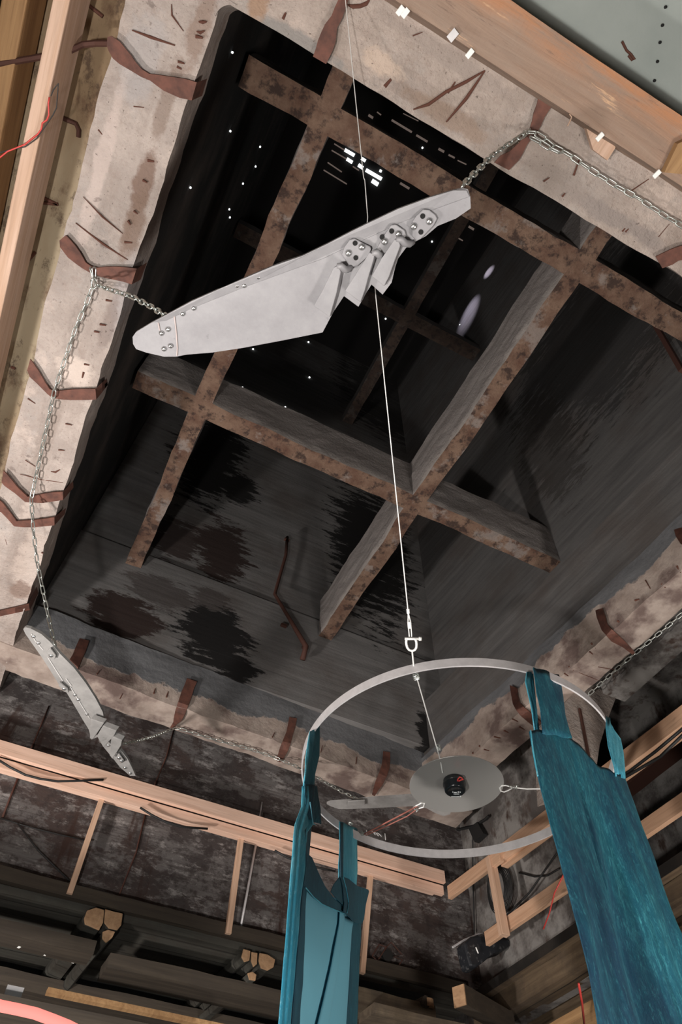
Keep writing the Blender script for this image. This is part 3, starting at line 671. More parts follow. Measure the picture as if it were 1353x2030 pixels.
tag(MB().box(-0.333, -0.315, -0.6, 1.3, 0.95, 1.020).build('pine_joist', M['joist'], bevel=.008), 'pale sawn pine joist running along the left edge of the photo', 'joist')
tag(MB().box(-0.40, -0.372, -0.6, 1.3, 0.985, 1.045).build('timber_joist', M['amber'], bevel=.01), 'amber timber joist in shade behind the pale pine one', 'joist')
tag(MB().box(-0.41, -0.336, 0.062, 0.085, 0.97, 1.03).build('noggin', M['amber'], bevel=.008), 'short amber crosspiece between the joists in the top left corner', 'crosspiece')
tag(MB().box(-0.415, -0.40, -0.3, 0.35, 0.93, 0.96).build('zinc_strip', M['alu']), 'grey metal strip in the very top left corner', 'strip')
cable = []
def jt(u, v): 
    return at(u, v, 'z', 0.944)
red = MB().tube([jt(u, v) for u, v in [(-10, 322), (0, 312), (15, 300), (38, 291), (50, 286), (62, 276), (75, 266), (82, 256), (84, 244), (93, 238), (97, 228), (96, 205), (98, 193)]], .0045, 6)
tag(red.build('red_cable', M['redwire'], smooth=True), 'thin red cable curling across the pale pine joist', 'cable')
tag(MB().tube([jt(u, v) for u, v in [(-8, 305), (20, 297), (50, 291), (72, 275), (90, 250), (105, 228), (112, 214), (116, 165), (106, 178), (101, 190)]], .003, 6).build('black_cable', M['black_matt']),
    'thin black cable beside the red one on the pine joist', 'cable')

# ---------------------------------------------------------------- right side structure
tag(MB().rough_box(1.036, 1.095, 0.02, 0.78, 1.012, 1.09, 0.04, 0.008).build('concrete_flange', M['wall_right_low']), 'grey concrete edge strip beyond the right beam and its chain', 'concrete beam')
yb = 0.80
tag(MB().prism([at(u, v, 'y', yb) for u, v in [(1115, 1400), (1160, 1350), (1222, 1383), (1206, 1425), (1190, 1475), (1182, 1530), (1130, 1545)]], Vector((0, .10 * S, 0))).build('concrete_bracket', M['ring_x']),
    'rounded concrete bracket between the two velvet tabs of the right strip', 'bracket')
tag(MB().bar(at(1150, 1405, 'y', yb - .004), at(1168, 1500, 'y', yb - .004), .02, .02).build('rusty_rod', M['darkrust']), 'thin rusty rod on the concrete bracket', 'rod')
tag(MB().rough_box(1.16, 1.20, -0.5, 0.95, .90, 0.94, 0.05, 0.006).build('dark_girder', M['darkrust']), 'dark red-brown girder above the right pine rail', 'girder')

# ---------------------------------------------------------------- pine guard rails
rail = empty('guard_rail', P(.4, 1.365, .80), 'long pale pine guard rail in front of the mottled far wall', 'rail')
def rbox(x0, x1, y0, y1, z0, z1, name, mat, par): return MB().box(x0, x1, y0, y1, z0, z1).build(name, mat, par, bevel=.003)
rail_top = rbox(-1.2, 0.955, 1.352, 1.362, 0.834, 0.863, 'rail_board', M['pine_x'], rail)
rbox(-1.2, 0.955, 1.3635, 1.376, 0.812, 0.8325, 'rail_cap', M['pine_x'], rail)
rbox(-1.2, 0.945, 1.377, 1.40, 0.822, 0.832, 'rail_batten', M['pine_x'], rail)
for o in rail.children:
    pass
def stud(u0, v0, u1, v1, w, y, lab):
    a = at(u0, v0, 'y', y); b = at(u1, v1, 'y', y)
    return tag(MB().bar(a, b, w, .045, up=Vector((0, 1, 0))).build('pine_stud', M['pine_z'], bevel=.003), lab, 'stud', 'pine studs under the guard rails')
stud(206, 1572, 137, 1773, .048, 1.378, 'slanting pale pine stud under the far rail, leftmost of them')
stud(479, 1655, 452, 1852, .052, 1.378, 'pale pine stud under the far rail left of the blue velvet')
stud(735, 1735, 718, 1930, .050, 1.378, 'pine stud just right of the narrow velvet strip')
# right rail
rr = empty('guard_rail', P(.965, .9, .78), 'pine guard rail running from the corner up to the right edge behind the velvet', 'rail')
def rbar(x, y0, z0, y1, z1, wx, hz, name, mat, par):
    return MB().bar(P(x, y0, z0), P(x, y1, z1), wx, hz).build(name, mat, par, bevel=.003)
rbar(.962, 1.352, .812, 1.14, .802, .045, .13, 'rail_board', M['pine_y'], rr)
rbar(.972, 1.165, .812, 0.2, .775, .050, .145, 'rail_board', M['pine_y'], rr)
rbar(.986, 1.165, .797, 0.2, .762, .08, .05, 'rail_cap', M['pine_y'], rr)
rr2 = rbar(.982, 1.262, .681, 0.2, .662, .045, .12, 'middle_rail', M['pine_y'], None)
tag(rr2, 'lower pine rail crossing behind the right velvet strip', 'rail')
a = at(973, 1700, 'x', .962); b = at(1001, 1855, 'x', .962)
tag(MB().bar(a, b, .06, .085, up=Vector((1, 0, 0))).build('pine_stud', M['pine_z'], bevel=.003), 'short pine stud in the corner in front of the coiled cable', 'stud', 'pine studs under the guard rails')
# ---------------------------------------------------------------- gallery floors seen from below
struct('floor_far_gallery', MB().box(-1.6, 1.02, 1.392, 2.6, 0.604, 0.618), M['plank_dark'])
struct('floor_right_gallery', MB().box(1.0, 2.4, -0.6, 1.42, 0.600, 0.618), M['timber_y'])
def timber(x0, x1, y0, y1, z0, z1, mat, name, lab, cat='timber', grp=None, amp=.008):
    return tag(MB().rough_box(x0, x1, y0, y1, z0, z1, .04, amp, 1.5).build(name, mat), lab, cat, grp)
timber(-1.4, 1.0, 1.380, 1.400, 0.6185, 0.642, M['timber_x'], 'edge_board', 'dark brown edge board at the foot of the pine studs', 'board')
timber(-1.2, .19, 1.358, 1.41, .530, .551, M['timber_x'], 'gallery_beam', 'dark beam in the lower left with three small white tags', 'beam')
timber(.225, .95, 1.392, 1.46, .528, .552, M['timber_x'], 'gallery_beam', 'dark beam running right from the first pair of cut joist ends', 'beam')
timber(-1.2, .95, 1.62, 1.70, .545, .575, M['timber_x'], 'gallery_beam', 'dark beam further back under the far gallery', 'beam')
timber(-1.2, .95, 1.90, 1.96, .545, .575, M['plank_dark'], 'gallery_beam', 'hindmost dark beam under the far gallery', 'beam')
tag(MB().box(.14, .95, 1.40, 1.415, .475, .483).build('thin_board', M['amber']), 'thin orange-brown board edge near the bottom left', 'board')
def joist(pix, L, lab):
    ps = [at(u, v, 'y', 1.378) for u, v in pix]
    o = empty('joist', sum(ps, Vector()) / len(ps), lab, 'joist', 'joists with pale cut ends under the far gallery')
    MB().prism(ps, Vector((-.05 * L * S, L * S, 0))).build('timber', M['plank_dark'], o, bevel=.006)
    MB().prism([p + Vector((0, -.012, 0)) for p in ps], Vector((0, .014, 0))).build('cut_end', M['endgrain'], o, bevel=.004)
joist([(166, 1822), (172, 1806), (190, 1800), (206, 1805), (204, 1830), (196, 1845), (180, 1838), (168, 1833)], .5, 'squared joist with a pale cut end, left of a touching pair')
joist([(208, 1803), (225, 1808), (243, 1812), (240, 1835), (232, 1845), (215, 1841), (206, 1830)], .5, 'squared joist with a pale split cut end, right of a touching pair')
joist([(482, 1882), (496, 1886), (494, 1905), (484, 1908), (478, 1898)], .5, 'narrow joist end beside the blue velvet, leftmost of three')
joist([(498, 1888), (510, 1890), (509, 1912), (502, 1918), (497, 1905)], .5, 'thin rounded joist end in the middle of three beside the velvet')
joist([(514, 1890), (530, 1893), (545, 1903), (542, 1918), (530, 1925), (517, 1920), (512, 1905)], .5, 'broad joist end touching the blue velvet, rightmost of three')
joist([(203, 1848), (214, 1844), (228, 1848), (222, 1860), (210, 1870), (202, 1862)], .3, 'small pale block tucked under the touching pair of joist ends')
joist([(490, 1930), (500, 1927), (508, 1933), (506, 1945), (494, 1943)], .3, 'small pale block under the three joist ends beside the velvet')
for u, v, l in [(38, 1877, 'white tag on the dark lower beam, leftmost of three'), (90, 1892, 'white tag on the dark lower beam, middle of three'), (146, 1907, 'white tag on the dark lower beam, rightmost of three')]:
    tag(MB().cube(at(u, v, 'z', .53), .018, .03, .01, Matrix.Rotation(.3, 3, 'Z')).build('plastic_tag', M['clip']), l, 'tag', 'white tags on the dark beam')
tag(MB().box(-.6, .3, 1.14, 1.20, .36, .375).build('plank', M['timber_x']), 'brown plank in the bottom left corner behind the glowing tube', 'plank')
tag(MB().box(.062, .085, 1.165, 1.185, .3752, .395).build('metal_box', M['alu']), 'small grey metal box in the bottom left corner', 'box')
tag(MB().tube([at(u, v, 'y', .5) for u, v in [(-30, 1985), (0, 1994), (35, 2001), (70, 2009), (105, 2022), (135, 2034), (170, 2052)]], .013, 12).build('light_tube', M['neon'], smooth=True),
    'bright glowing pink light tube in the bottom left corner', 'light')
# right gallery timbers
timber(1.02, 1.07, .3, 1.40, .560, .600, M['timber_y'], 'gallery_beam', 'old beam under the right gallery nearest the velvet', 'beam')
timber(1.11, 1.16, .3, 1.36, .550, .598, M['timber_y'], 'gallery_beam', 'second old beam under the right gallery', 'beam')
timber(1.22, 1.27, .1, 1.30, .555, .598, M['timber_y'], 'gallery_beam', 'third old beam under the right gallery', 'beam')
timber(1.33, 1.39, .1, 1.30, .545, .598, M['timber_y'], 'gallery_beam', 'outermost old beam under the right gallery', 'beam')
timber(1.02, 1.16, .30, 1.22, .488, .505, M['amber'], 'lower_board', 'lighter yellow-brown board low beside the right velvet strip', 'board')
timber(1.165, 1.28, .30, 1.15, .480, .497, M['amber'], 'lower_board', 'outer yellow-brown board low behind the right velvet strip', 'board')
cr = empty('cross_timber', at(905, 1990, 'z', .535), 'stout squared timber with a cut end at the bottom, under the black lamp', 'timber')
pa = at(912, 1975, 'z', .535); pb = at(1010, 2030, 'z', .535)
MB().bar(pa, pb, .12, .15).build('timber', M['timber_x'], cr)
dd = (pb - pa).normalized(); MB().bar(pa - dd * .012, pa, .118, .148).build('cut_end', M['endgrain'], cr)
tag(MB().tube([at(846, 1985, 'z', .55), at(800, 2010, 'z', .55)], .045, 10).build('log', M['timber_x']), 'thin round log with an orange cut end at the bottom middle', 'log')
tag(MB().lathe(at(849, 1990, 'z', .55), [(.001, -.03), (.05, -.03), (.05, .03), (.001, .03)], 14).build('log', M['endgrain']), 'small round log end at the bottom middle', 'log')
timber(.62, .86, 1.30, 1.36, .52, .55, M['timber_mid'], 'cross_board', 'grey-brown board low between the two velvet strips', 'board')
timber(.66, .90, 1.19, 1.25, .47, .485, M['timber_mid'], 'cross_board', 'lowest board between the two velvet strips', 'board')

# things on the walls
def path(name, pts, r, mat, lab, cat='cable', ax='y', val=1.395):
    return tag(MB().tube([at(u, v, ax, val) for u, v in pts], r, 6).build(name, mat, smooth=True), lab, cat)
path('black_cable', [(-10, 1502), (20, 1521), (50, 1536), (80, 1544), (115, 1549), (150, 1548), (205, 1546)], .010, M['black_matt'], 'black cable sagging along the far pine rail at the left', val=1.349)
path('black_cable', [(278, 1601), (300, 1615), (330, 1630), (360, 1639), (412, 1643)], .010, M['black_matt'], 'black cable sagging under the far pine rail in the middle', val=1.350)
path('black_cable', [(545, 1686), (570, 1700), (600, 1712), (640, 1722), (665, 1727)], .010, M['black_matt'], 'black cable under the far rail between the velvet strips', val=1.350)
path('thin_rod', [(290, 1606), (270, 1690), (230, 1790)], .008, M['darkrust'], 'thin rusty rod on the far wall below the rail', 'rod', val=1.402)
path('thin_rod', [(345, 1445), (330, 1500), (300, 1572)], .008, M['darkrust'], 'thin rusty rod hanging down the far wall from the chain strap', 'rod', val=1.402)
path('thin_rod', [(97, 1400), (60, 1488)], .008, M['darkrust'], 'thin rusty rod on the far wall behind the small wing', 'rod', val=1.402)
path('thin_rod', [(42, 1525), (5, 1620)], .010, M['darkrust'], 'thin rusty rod on the far wall at the left edge', 'rod', val=1.402)
path('conduit', [(508, 1672), (492, 1760), (474, 1857)], .012, M['alu'], 'thin grey conduit beside the middle pine stud', 'conduit', val=1.398)
path('conduit', [(520, 1590), (512, 1640), (506, 1662)], .008, M['alu'], 'thin grey conduit on the wall above the far rail', 'conduit', val=1.398)
path('black_cable', [(0, 1622), (60, 1640), (120, 1655), (180, 1668)], .006, M['black_matt'], 'thin black cable on the far wall at the left', val=1.4)
path('black_cable', [(35, 1632), (75, 1685), (150, 1758)], .007, M['black_matt'], 'black cable dropping diagonally on the far wall behind the slanting stud', val=1.4)
coil = empty('coiled_cable', at(985, 1757, 'x', 1.03), 'coil of black cable hanging in the corner behind the short stud', 'cable')
mbq = MB()
cc = at(985, 1760, 'x', 1.03)
for k in range(7):
    R_ = .13 + .012 * k; mbq.tube([cc + Vector((.006 * k, math.cos(t) * R_, math.sin(t) * R_ * 1.2 + .01 * math.sin(3 * t + k))) for t in [2 * math.pi * q / 28 for q in range(28)]], .006, 6, True)
mbq.build('cable_loops', M['black_matt'], coil, smooth=True)
path('black_cable', [(1030, 1730), (1060, 1738), (1085, 1736), (1110, 1722)], .008, M['black_matt'], 'black cable looping on the grey wall right of the coil', ax='x', val=1.05)
path('black_cable', [(1150, 1630), (1095, 1705), (1050, 1770), (1000, 1820), (945, 1862)], .009, M['black_matt'], 'black cable running from the velvet down to the black lamp', ax='x', val=1.035)
path('red_cable', [(1120, 1730), (1100, 1770), (1090, 1810), (1078, 1842)], .006, M['redwire'], 'thin orange-red cable hanging beside the right velvet strip', ax='x', val=.975)
path('red_cable', [(1148, 1950), (1155, 1990), (1160, 2040)], .008, M['redwire'], 'thin red cable at the lower left edge of the right velvet strip', ax='z', val=.45)
path('black_cable', [(1180, 1570), (1250, 1528), (1300, 1490), (1360, 1440)], .012, M['black_matt'], 'upper of two black cables along the right pine rail', ax='x', val=.955)
path('black_cable', [(1180, 1575), (1262, 1528), (1310, 1500), (1360, 1452)], .012, M['black_matt'], 'lower of two black cables along the right pine rail', ax='x', val=.955)
tag(MB().prism([at(u, v, 'x', 1.055) for u, v in [(938, 1645), (955, 1632), (968, 1655), (950, 1672)]], Vector((-.06, 0, 0))).build('junction_box', M['black_matt']), 'small black box on the wall below the disc', 'box')
tag(MB().tube([at(u, v, 'x', 1.05) for u, v in [(905, 1646), (940, 1638), (962, 1625), (970, 1617)]], .015, 6).build('iron_hook', M['black_matt']), 'black iron arm on the wall just above the small black box', 'bracket')
tag(MB().tube([at(u, v, 'x', 1.05) for u, v in [(938, 1650), (938, 1730), (941, 1850)]], .008, 6).build('black_cable', M['black_matt']), 'black cable dropping straight down from the small black box', 'cable')
# black flood lamp body in the corner
fl = empty('floodlight', at(970, 1880, 'y', 1.28), 'black dusty floodlight mounted in the corner under the short stud', 'lamp')
pl = [(922, 1868), (935, 1856), (960, 1852), (995, 1855), (1012, 1862), (1014, 1874), (1000, 1884), (980, 1890), (962, 1905), (945, 1918), (934, 1915), (928, 1895)]
def mat_dusty():
    t = NT('dusty_black_plastic'); a = t.noise(16, 8, rough=.7)
    return t.done(t.mix(t.ramp(a, .55, .68), (.014, .016, .02), (.15, .15, .15)), .5, 0, a, .3, .01)
M['dusty'] = mat_dusty()
MB().prism([at(u, v, 'y', 1.28) for u, v in pl], Vector((0, .16, 0.0))).build('lamp_housing', M['dusty'], fl, bevel=.02)
MB().tube([at(u, v, 'y', 1.275) for u, v in [(944, 1878), (949, 1890)]], .006, 6).build('glint_strip', M['clip'], fl)
MB().tube([at(u, v, 'y', 1.30) for u, v in [(898, 1878), (920, 1864), (950, 1852), (1000, 1857)]], .010, 6).build('mounting_arm', M['alu'], fl)
# wall lamp frame, barely visible
wf_ = empty('lamp_frame', at(765, 1900, 'y', 1.39), 'faint wire frame of a lamp on the dark wall between the velvet strips', 'lamp')
MB().tube([at(u, v, 'y', 1.39) for u, v in [(749, 1905), (766, 1878), (776, 1868), (797, 1892), (781, 1897), (798, 1903), (784, 1925)]], .006, 6).build('wire_frame', M['darkrust'], wf_)
MB().tube([at(u, v, 'y', 1.385) for u, v in [(749, 1905), (738, 1895), (752, 1872), (766, 1878)]], .006, 6).build('wire_frame', M['darkrust'], wf_)
MB().prism([at(u, v, 'y', 1.395) for u, v in [(757, 1890), (772, 1880), (783, 1896), (768, 1912)]], Vector((0, .03, 0))).build('lamp_body', M['black_matt'], wf_)

# ================================================================ THE HANGING WINGS
ZW = 0.77
def wing(outline, z, label, mat, edge=None, plates=(), paddles=(), knobs=(), bolts=(), seams=(), tips=()):
    c = at(*outline[0], 'z', z)
    root = empty('hanging_wing', sum((at(u, v, 'z', z) for u, v in outline), Vector()) / len(outline), label, 'wing sculpture')
    MB().prism([at(u, v, 'z', z) for u, v in outline], Vector((0, 0, .022))).build('wing_blade', mat, root)
    if edge:
        MB().prism([at(u, v, 'z', z - zo) for u, v, zo in edge], Vector((0, 0, .010))).build('leading_edge', mat, root, bevel=.003)
    for pts in seams:
        MB().tube([at(u, v, 'z', z - .0008) for u, v in pts], .0035, 5).build('welded_seam', M['wing_edge'] if mat is M['wing'] else M['scratch'], root)
    for poly, holes, bs in plates:
        q = MB().prism([at(u, v, 'z', z - .0065) for u, v in poly], Vector((0, 0, .014))).build('hinge_plate', mat, root, bevel=.004)
        for (u, v) in holes:
            MB().lathe(at(u, v, 'z', z - .0068), [(.012, -.002), (.012, .004)], 12).build('drilled_hole', M['hole'], q)
        for (u, v) in bs:
            MB().lathe(at(u, v, 'z', z - .0072), [(.006, -.008), (.014, -.005), (.018, .003)], 14).build('bolt_head', M['weld'], q, smooth=True)
    for poly in paddles:
        zo = .014
        MB().prism([at(u, v, 'z', z - zo) for u, v, _ in poly], Vector((.012, -.006, .045))).build('paddle', mat, root, bevel=.004)
    for pts in knobs:
        n = len(pts)
        MB().tube([at(u, v, 'z', z - zo * .45) for u, v, zo in pts], [.012 + .006 * math.sin(math.pi * i / (n - 1)) for i in range(n)], 12).build('hinge_pin', mat, root, smooth=True)
    for u, v in bolts:
        MB().lathe(at(u, v, 'z', z - .001), [(.004, -.008), (.012, -.005), (.015, .002)], 12).build('bolt_head', M['weld'], root, smooth=True)
    return root
def sm(pts):      # light smoothing of a ridge list
    return pts
w1 = wing([(263, 668), (270, 658), (300, 640), (330, 624), (380, 597), (430, 575), (440, 572), (500, 545), (540, 528), (560, 520), (600, 507), (650, 483), (700, 457),
           (735, 440), (790, 414), (850, 392), (900, 377), (918, 373), (928, 375), (933, 390), (934, 413), (905, 433), (868, 448), (845, 468), (826, 478), (818, 481),
           (805, 492), (790, 512), (784, 530), (777, 560), (759, 584), (737, 564), (727, 580), (711, 608), (682.5, 587), (661, 619), (640, 659), (600, 667), (560, 675),
           (480, 690), (420, 699), (370, 703), (350, 707), (325, 707), (290, 699), (270, 692), (264, 682)], ZW,
          'big pale grey wing with three hinged paddles, hanging in the middle of the opening', M['wing'],
          edge=[(300, 640, .004), (330, 624, .004), (380, 597, .004), (430, 575, .004), (500, 545, .004), (540, 528, .004), (600, 507, .004), (650, 483, .004), (700, 457, .004), (735, 440, .004),
                (790, 414, .004), (850, 392, .004), (900, 377, .004), (926, 377, .004), (932, 390, .003), (900, 402, .001), (850, 420, .001), (790, 444, .001), (735, 470, .001), (690, 490, .001), (640, 514, .001),
                (600, 528, .001), (545, 548, .001), (490, 568, .001), (440, 588, .001), (380, 612, .001), (330, 636, .001)],
          plates=[([(694, 475), (704, 473), (722, 483), (735, 489), (737, 494), (731, 508), (709, 528), (695, 530), (688, 520), (678, 505), (683, 490)], [(704.5, 482), (706, 511)], [(718, 490), (691.5, 502)]),
                  ([(776, 446), (786, 445), (803, 457), (806, 466), (800, 480), (770, 500), (752, 506), (748, 492), (760, 470)], [(777, 458), (758, 470)], [(791, 464), (763, 479)]),
                  ([(840, 415), (852, 416), (864, 426), (868, 433), (860, 448), (835, 474), (826, 478), (817, 468), (818, 440), (826, 428)], [(838.5, 428.5), (835, 460)], [(852, 439), (821, 449)])],
          paddles=[[(662, 530, .035), (672, 526, .04), (676, 540, .05), (668, 580, .05), (654, 629, .05), (622, 607, .05), (640, 575, .04)],
                   [(733, 500, .04), (743, 505, .05), (741, 516, .05), (732, 545, .05), (724, 575, .05), (715, 600, .05), (684, 577, .05), (705, 545, .04)],
                   [(783, 474, .04), (792, 478, .05), (794, 488, .05), (782, 520, .05), (772, 548, .05), (762, 568, .05), (737, 548, .05), (757, 512, .04)]],
          knobs=[[(668, 527, .04), (676, 527, .04), (684, 534, .032), (690, 534, .02), (697, 528, .01)], [(738, 502, .04), (746, 500, .04), (752, 506, .03), (757, 505, .015)],
                 [(786, 474, .04), (795, 474, .04), (803, 482, .03), (812, 484, .02), (820, 480, .01)]],
          bolts=[(333, 653), (320, 661), (338, 686), (325, 692), (384, 611), (512, 549), (484, 566), (470, 566), (362, 622)],
          seams=[[(346, 627), (350, 660), (352, 690), (351, 705)], [(314, 640), (317, 655)]])
w2 = wing([(46, 1247), (51, 1243.5), (61, 1246), (82, 1257), (99, 1272), (119, 1296), (146, 1323), (170, 1354), (190, 1385), (204, 1412), (208, 1434), (203, 1447), (213, 1462),
           (222, 1474), (238, 1485), (253, 1504), (262, 1522), (269, 1538), (258, 1538), (238, 1521), (223, 1502), (207, 1483), (194, 1461), (181, 1466), (176, 1446), (163, 1425),
           (143, 1391), (132, 1373), (124, 1369), (112, 1349), (85, 1306), (61, 1272), (50, 1256)], ZW,
          'small mottled grey wing with stepped paddles hanging at the lower left under the concrete corner', M['wing_grey'],
          paddles=[[(180, 1425, .03), (206, 1434, .03), (184, 1466, .05), (178, 1464, .05)], [(204, 1439, .03), (231, 1449, .05), (226, 1459, .05), (205, 1482, .05), (192, 1459, .03)],
                   [(221, 1459, .03), (242, 1468, .05), (240, 1478, .05), (223, 1505, .05), (217, 1497, .03)]],
          plates=[([(93, 1290), (100, 1285), (111, 1300), (108, 1308), (97, 1306)], [], [(101, 1300)]), ([(118, 1352), (134, 1366), (136, 1374), (126, 1371), (116, 1360)], [], [(127, 1366)]),
                  ([(194, 1459), (203, 1466), (206, 1473), (200, 1474)], [], [(199, 1464), (200, 1469)]), ([(226, 1500), (236, 1494), (246, 1508), (238, 1515)], [], [(236, 1503), (241, 1509)])],
          seams=[[(62, 1256), (70, 1270), (85, 1288)], [(95, 1303), (112, 1330), (125, 1350)], [(131, 1345), (142, 1360)], [(140, 1362), (160, 1395), (178, 1424)]],
          bolts=[(66, 1262), (76, 1275), (148, 1378), (155, 1387), (248, 1522), (258, 1533), (230, 1490), (215, 1478), (172, 1416)])
w3 = wing([(648, 1594), (655, 1591), (700, 1588), (740, 1583), (815, 1578), (850, 1580), (880, 1590), (895, 1606), (893, 1614), (880, 1618), (862, 1611), (845, 1602), (820, 1598), (800, 1599), (740, 1602), (690, 1604), (672, 1604), (655, 1598)], .80,
          'thin dark-edged wing seen almost edge on behind the disc, chain at its left end', M['wing_grey'],
          plates=[([(690, 1589), (724, 1587), (724, 1596), (690, 1598)], [], [])],
          bolts=[(712, 1588)])

# ---------------------------------------------------------------- chains
def link_mesh(L=.080, w=.036, r=.0048):
    mb = MB(); pts = []
    R = w / 2 - r; h = L / 2 - r - R
    for k in range(9): t = -math.pi / 2 + math.pi * k / 8; pts.append(Vector((h + R * math.cos(t), R * math.sin(t), 0)))
    for k in range(9): t = math.pi / 2 + math.pi * k / 8; pts.append(Vector((-h + R * math.cos(t), R * math.sin(t), 0)))
    mb.tube(pts, r, 6, True)
    me = bpy.data.meshes.new('chain_link'); me.from_pydata(mb.v, [], mb.f)
    for p in me.polygons: p.use_smooth = True
    me.materials.append(M['chain']); return me
LINK = link_mesh()
def chain(pts, label, pitch=.063):
    root = empty('chain', pts[0], label, 'chain', 'galvanised chains')
    # resample
    segs = [(pts[i], pts[i + 1], (pts[i + 1] - pts[i]).length) for i in range(len(pts) - 1)]
    tot = sum(s[2] for s in segs); n = max(2, int(tot / pitch))
    def pos(d):
        for a, b, l in segs:
            if d <= l: return a + (b - a) * (d / l)
            d -= l
        return pts[-1]
    prev = None
    for i in range(n):
        d0 = tot * (i + .5) / n
        p = pos(d0); t = (pos(min(tot, d0 + .02)) - pos(max(0, d0 - .02))).normalized()
        u = t.cross(Vector((.3, .5, .8))).normalized() if prev is None else (prev - t * prev.dot(t)).normalized()
        prev = u; w_ = t.cross(u)
        ang = math.radians(15 if i % 2 else 100) + random.uniform(-.2, .2)
        uu = u * math.cos(ang) + w_ * math.sin(ang); ww = t.cross(uu)
        o = bpy.data.objects.new('chain_link', LINK); COL.objects.link(o); o.parent = root
        m4 = Matrix((t, uu, ww)).transposed().to_4x4(); m4.translation = p - Vector(pts[0]); o.matrix_local = m4
    return root
def zz(*q): return [at(u, v, 'z', z) for u, v, z in q]
chain(zz((179, 531, .988), (184, 545, .986), (186, 562, .984), (215, 573, .93), (262, 588, .88), (300, 608, .825), (332, 628, .772)), 'chain from a strap of the left beam to the blunt end of the big wing')
chain(zz((187, 531, .988), (186, 562, .983), (172, 600, .985), (150, 650, .986), (128, 715, .986), (108, 775, .984), (96, 830, .986), (82, 895, .986), (70, 950, .984), (62, 990, .97), (66, 1050, .935), (73, 1110, .90),
         (85, 1170, .86), (96, 1222, .82), (103, 1255, .79), (110, 1279, .772)), 'long chain hanging down the left beam to the upper end of the small wing')
chain(zz((1052, 256, .985), (1045, 264, .982), (1010, 285, .95), (975, 310, .89), (940, 345, .82), (916, 371, .774)), 'chain from the twisted strap to the narrow tip of the big wing')
chain(zz((1040, 262, .984), (1058, 262, .983), (1078, 274, .982), (1098, 291, .984), (1125, 304, .985), (1170, 335, .986), (1225, 370, .985), (1270, 395, .985), (1320, 428, .985), (1375, 460, .985)),
      'chain running along the upper beam to the right photo edge')
chain(zz((1052, 272, .984), (1068, 280, .982), (1086, 291, .982), (1110, 303, .983)), 'short doubled end of chain at the twisted strap')
chain(zz((245, 1474, .772), (275, 1468, .84), (305, 1460, .91), (330, 1450, .965), (345, 1444, .985)), 'fine chain from the stepped end of the small wing to the far beam')
chain([on_far(345, 1444, .012), on_far(360, 1446, .012), on_far(400, 1458, .012), on_far(440, 1470, .012), on_far(500, 1486, .012), on_far(548, 1503, .012)] + zz((585, 1518, .96), (630, 1542, .91), (672, 1566, .85), (712, 1586, .802)),
      'chain sagging along the far beam to the wing behind the disc')
chain([on_right(u, v, .010) for u, v in [(1365, 1207), (1330, 1237), (1300, 1262), (1258, 1297), (1225, 1325), (1190, 1357), (1160, 1384)]], 'chain lying along the outer edge of the right beam')

# ================================================================ WIRE, HOOP AND DISC
ZR = 0.62; RX, RY, RR = .886 * ZR * S, 1.1585 * ZR * S, .3763 * ZR * S
hoop = empty('hoop', Vector((RX, RY, ZC + ZR * S)), 'large flat aluminium hoop hanging level on the wire, carrying the velvet strips', 'hoop')
mb = MB(); n = 128; hh = .030; th = .005
for i in range(n):
    t = 2 * math.pi * i / n; cx, sy = math.cos(t), math.sin(t)
    for r_, z_ in ((RR - th, -hh), (RR + th, -hh), (RR + th, hh), (RR - th, hh)):
        mb.v.append(Vector((RX + r_ * cx, RY + r_ * sy, ZC + ZR * S + z_)))
for i in range(n):
    for k in range(4):
        a = i * 4 + k; b = i * 4 + (k + 1) % 4; c = ((i + 1) % n) * 4 + (k + 1) % 4; d = ((i + 1) % n) * 4 + k; mb.f.append((a, b, c, d))
mb.build('flat_band', M['alu'], hoop)
def rim(u, v): return at(u, v, 'z', ZR)
for u0, v0, u1, v1 in [(737, 1656, 745, 1664), (742, 1658, 751, 1666), (748, 1660, 757, 1667), (764, 1662, 765, 1674), (727, 1655, 728, 1664)]:
    a = rim(u0, v0); b = rim(u1, v1); a.z = ZC + ZR * S + .035; b.z = a.z; 
    MB().tube([a, (a + b) / 2 + Vector((0, 0, .004)), b], .003, 5).build('wire_stitch', M['wire'], hoop)
def knot(parent, c, d, r=.014, turns=4, L=.05):
    d = d.normalized(); u = d.cross(Vector((0, 0, 1))).normalized(); w_ = d.cross(u)
    pts = [c + d * (L * (i / (turns * 10.) - .5)) + (u * math.cos(i * .628) + w_ * math.sin(i * .628)) * r * (1 + .4 * math.sin(i * 1.3)) for i in range(turns * 10)]
    MB().tube(pts, .0028, 5).build('wire_knot', M['chain'], parent)
P0 = rim(822, 1333); P1 = at(684, -12, 'z', .985)
def on_wire(v):
    lo, hi = 0.0, 1.0
    for _ in range(40):
        mid = (lo + hi) / 2; q = P0.lerp(P1, mid) - Vector((0, 0, ZC)); vv = 1015 + FPX * q.dot(down) / q.dot(fwd)
        if vv > v: lo = mid
        else: hi = mid
    return P0.lerp(P1, lo)
wire = empty('steel_wire', on_wire(1262), 'long thin steel wire from the top edge past the big wing down to the shackle', 'wire')
MB().tube([P1, on_wire(300), on_wire(352), on_wire(356) + Vector((.006, 0, 0)), on_wire(430), on_wire(442) + Vector((-.006, 0, 0)), on_wire(455), on_wire(700), on_wire(1210)], [.0024] * 7 + [.003, .0036], 6).build('wire_strand', M['wire'], wire)
MB().tube([on_wire(1214), on_wire(1235) + right * .009, on_wire(1262) + right * .006], .0036, 6).build('wire_loop', M['wire'], wire)
MB().tube([on_wire(1214), on_wire(1235) - right * .007, on_wire(1262) - right * .008], .0036, 6).build('wire_loop', M['wire'], wire)
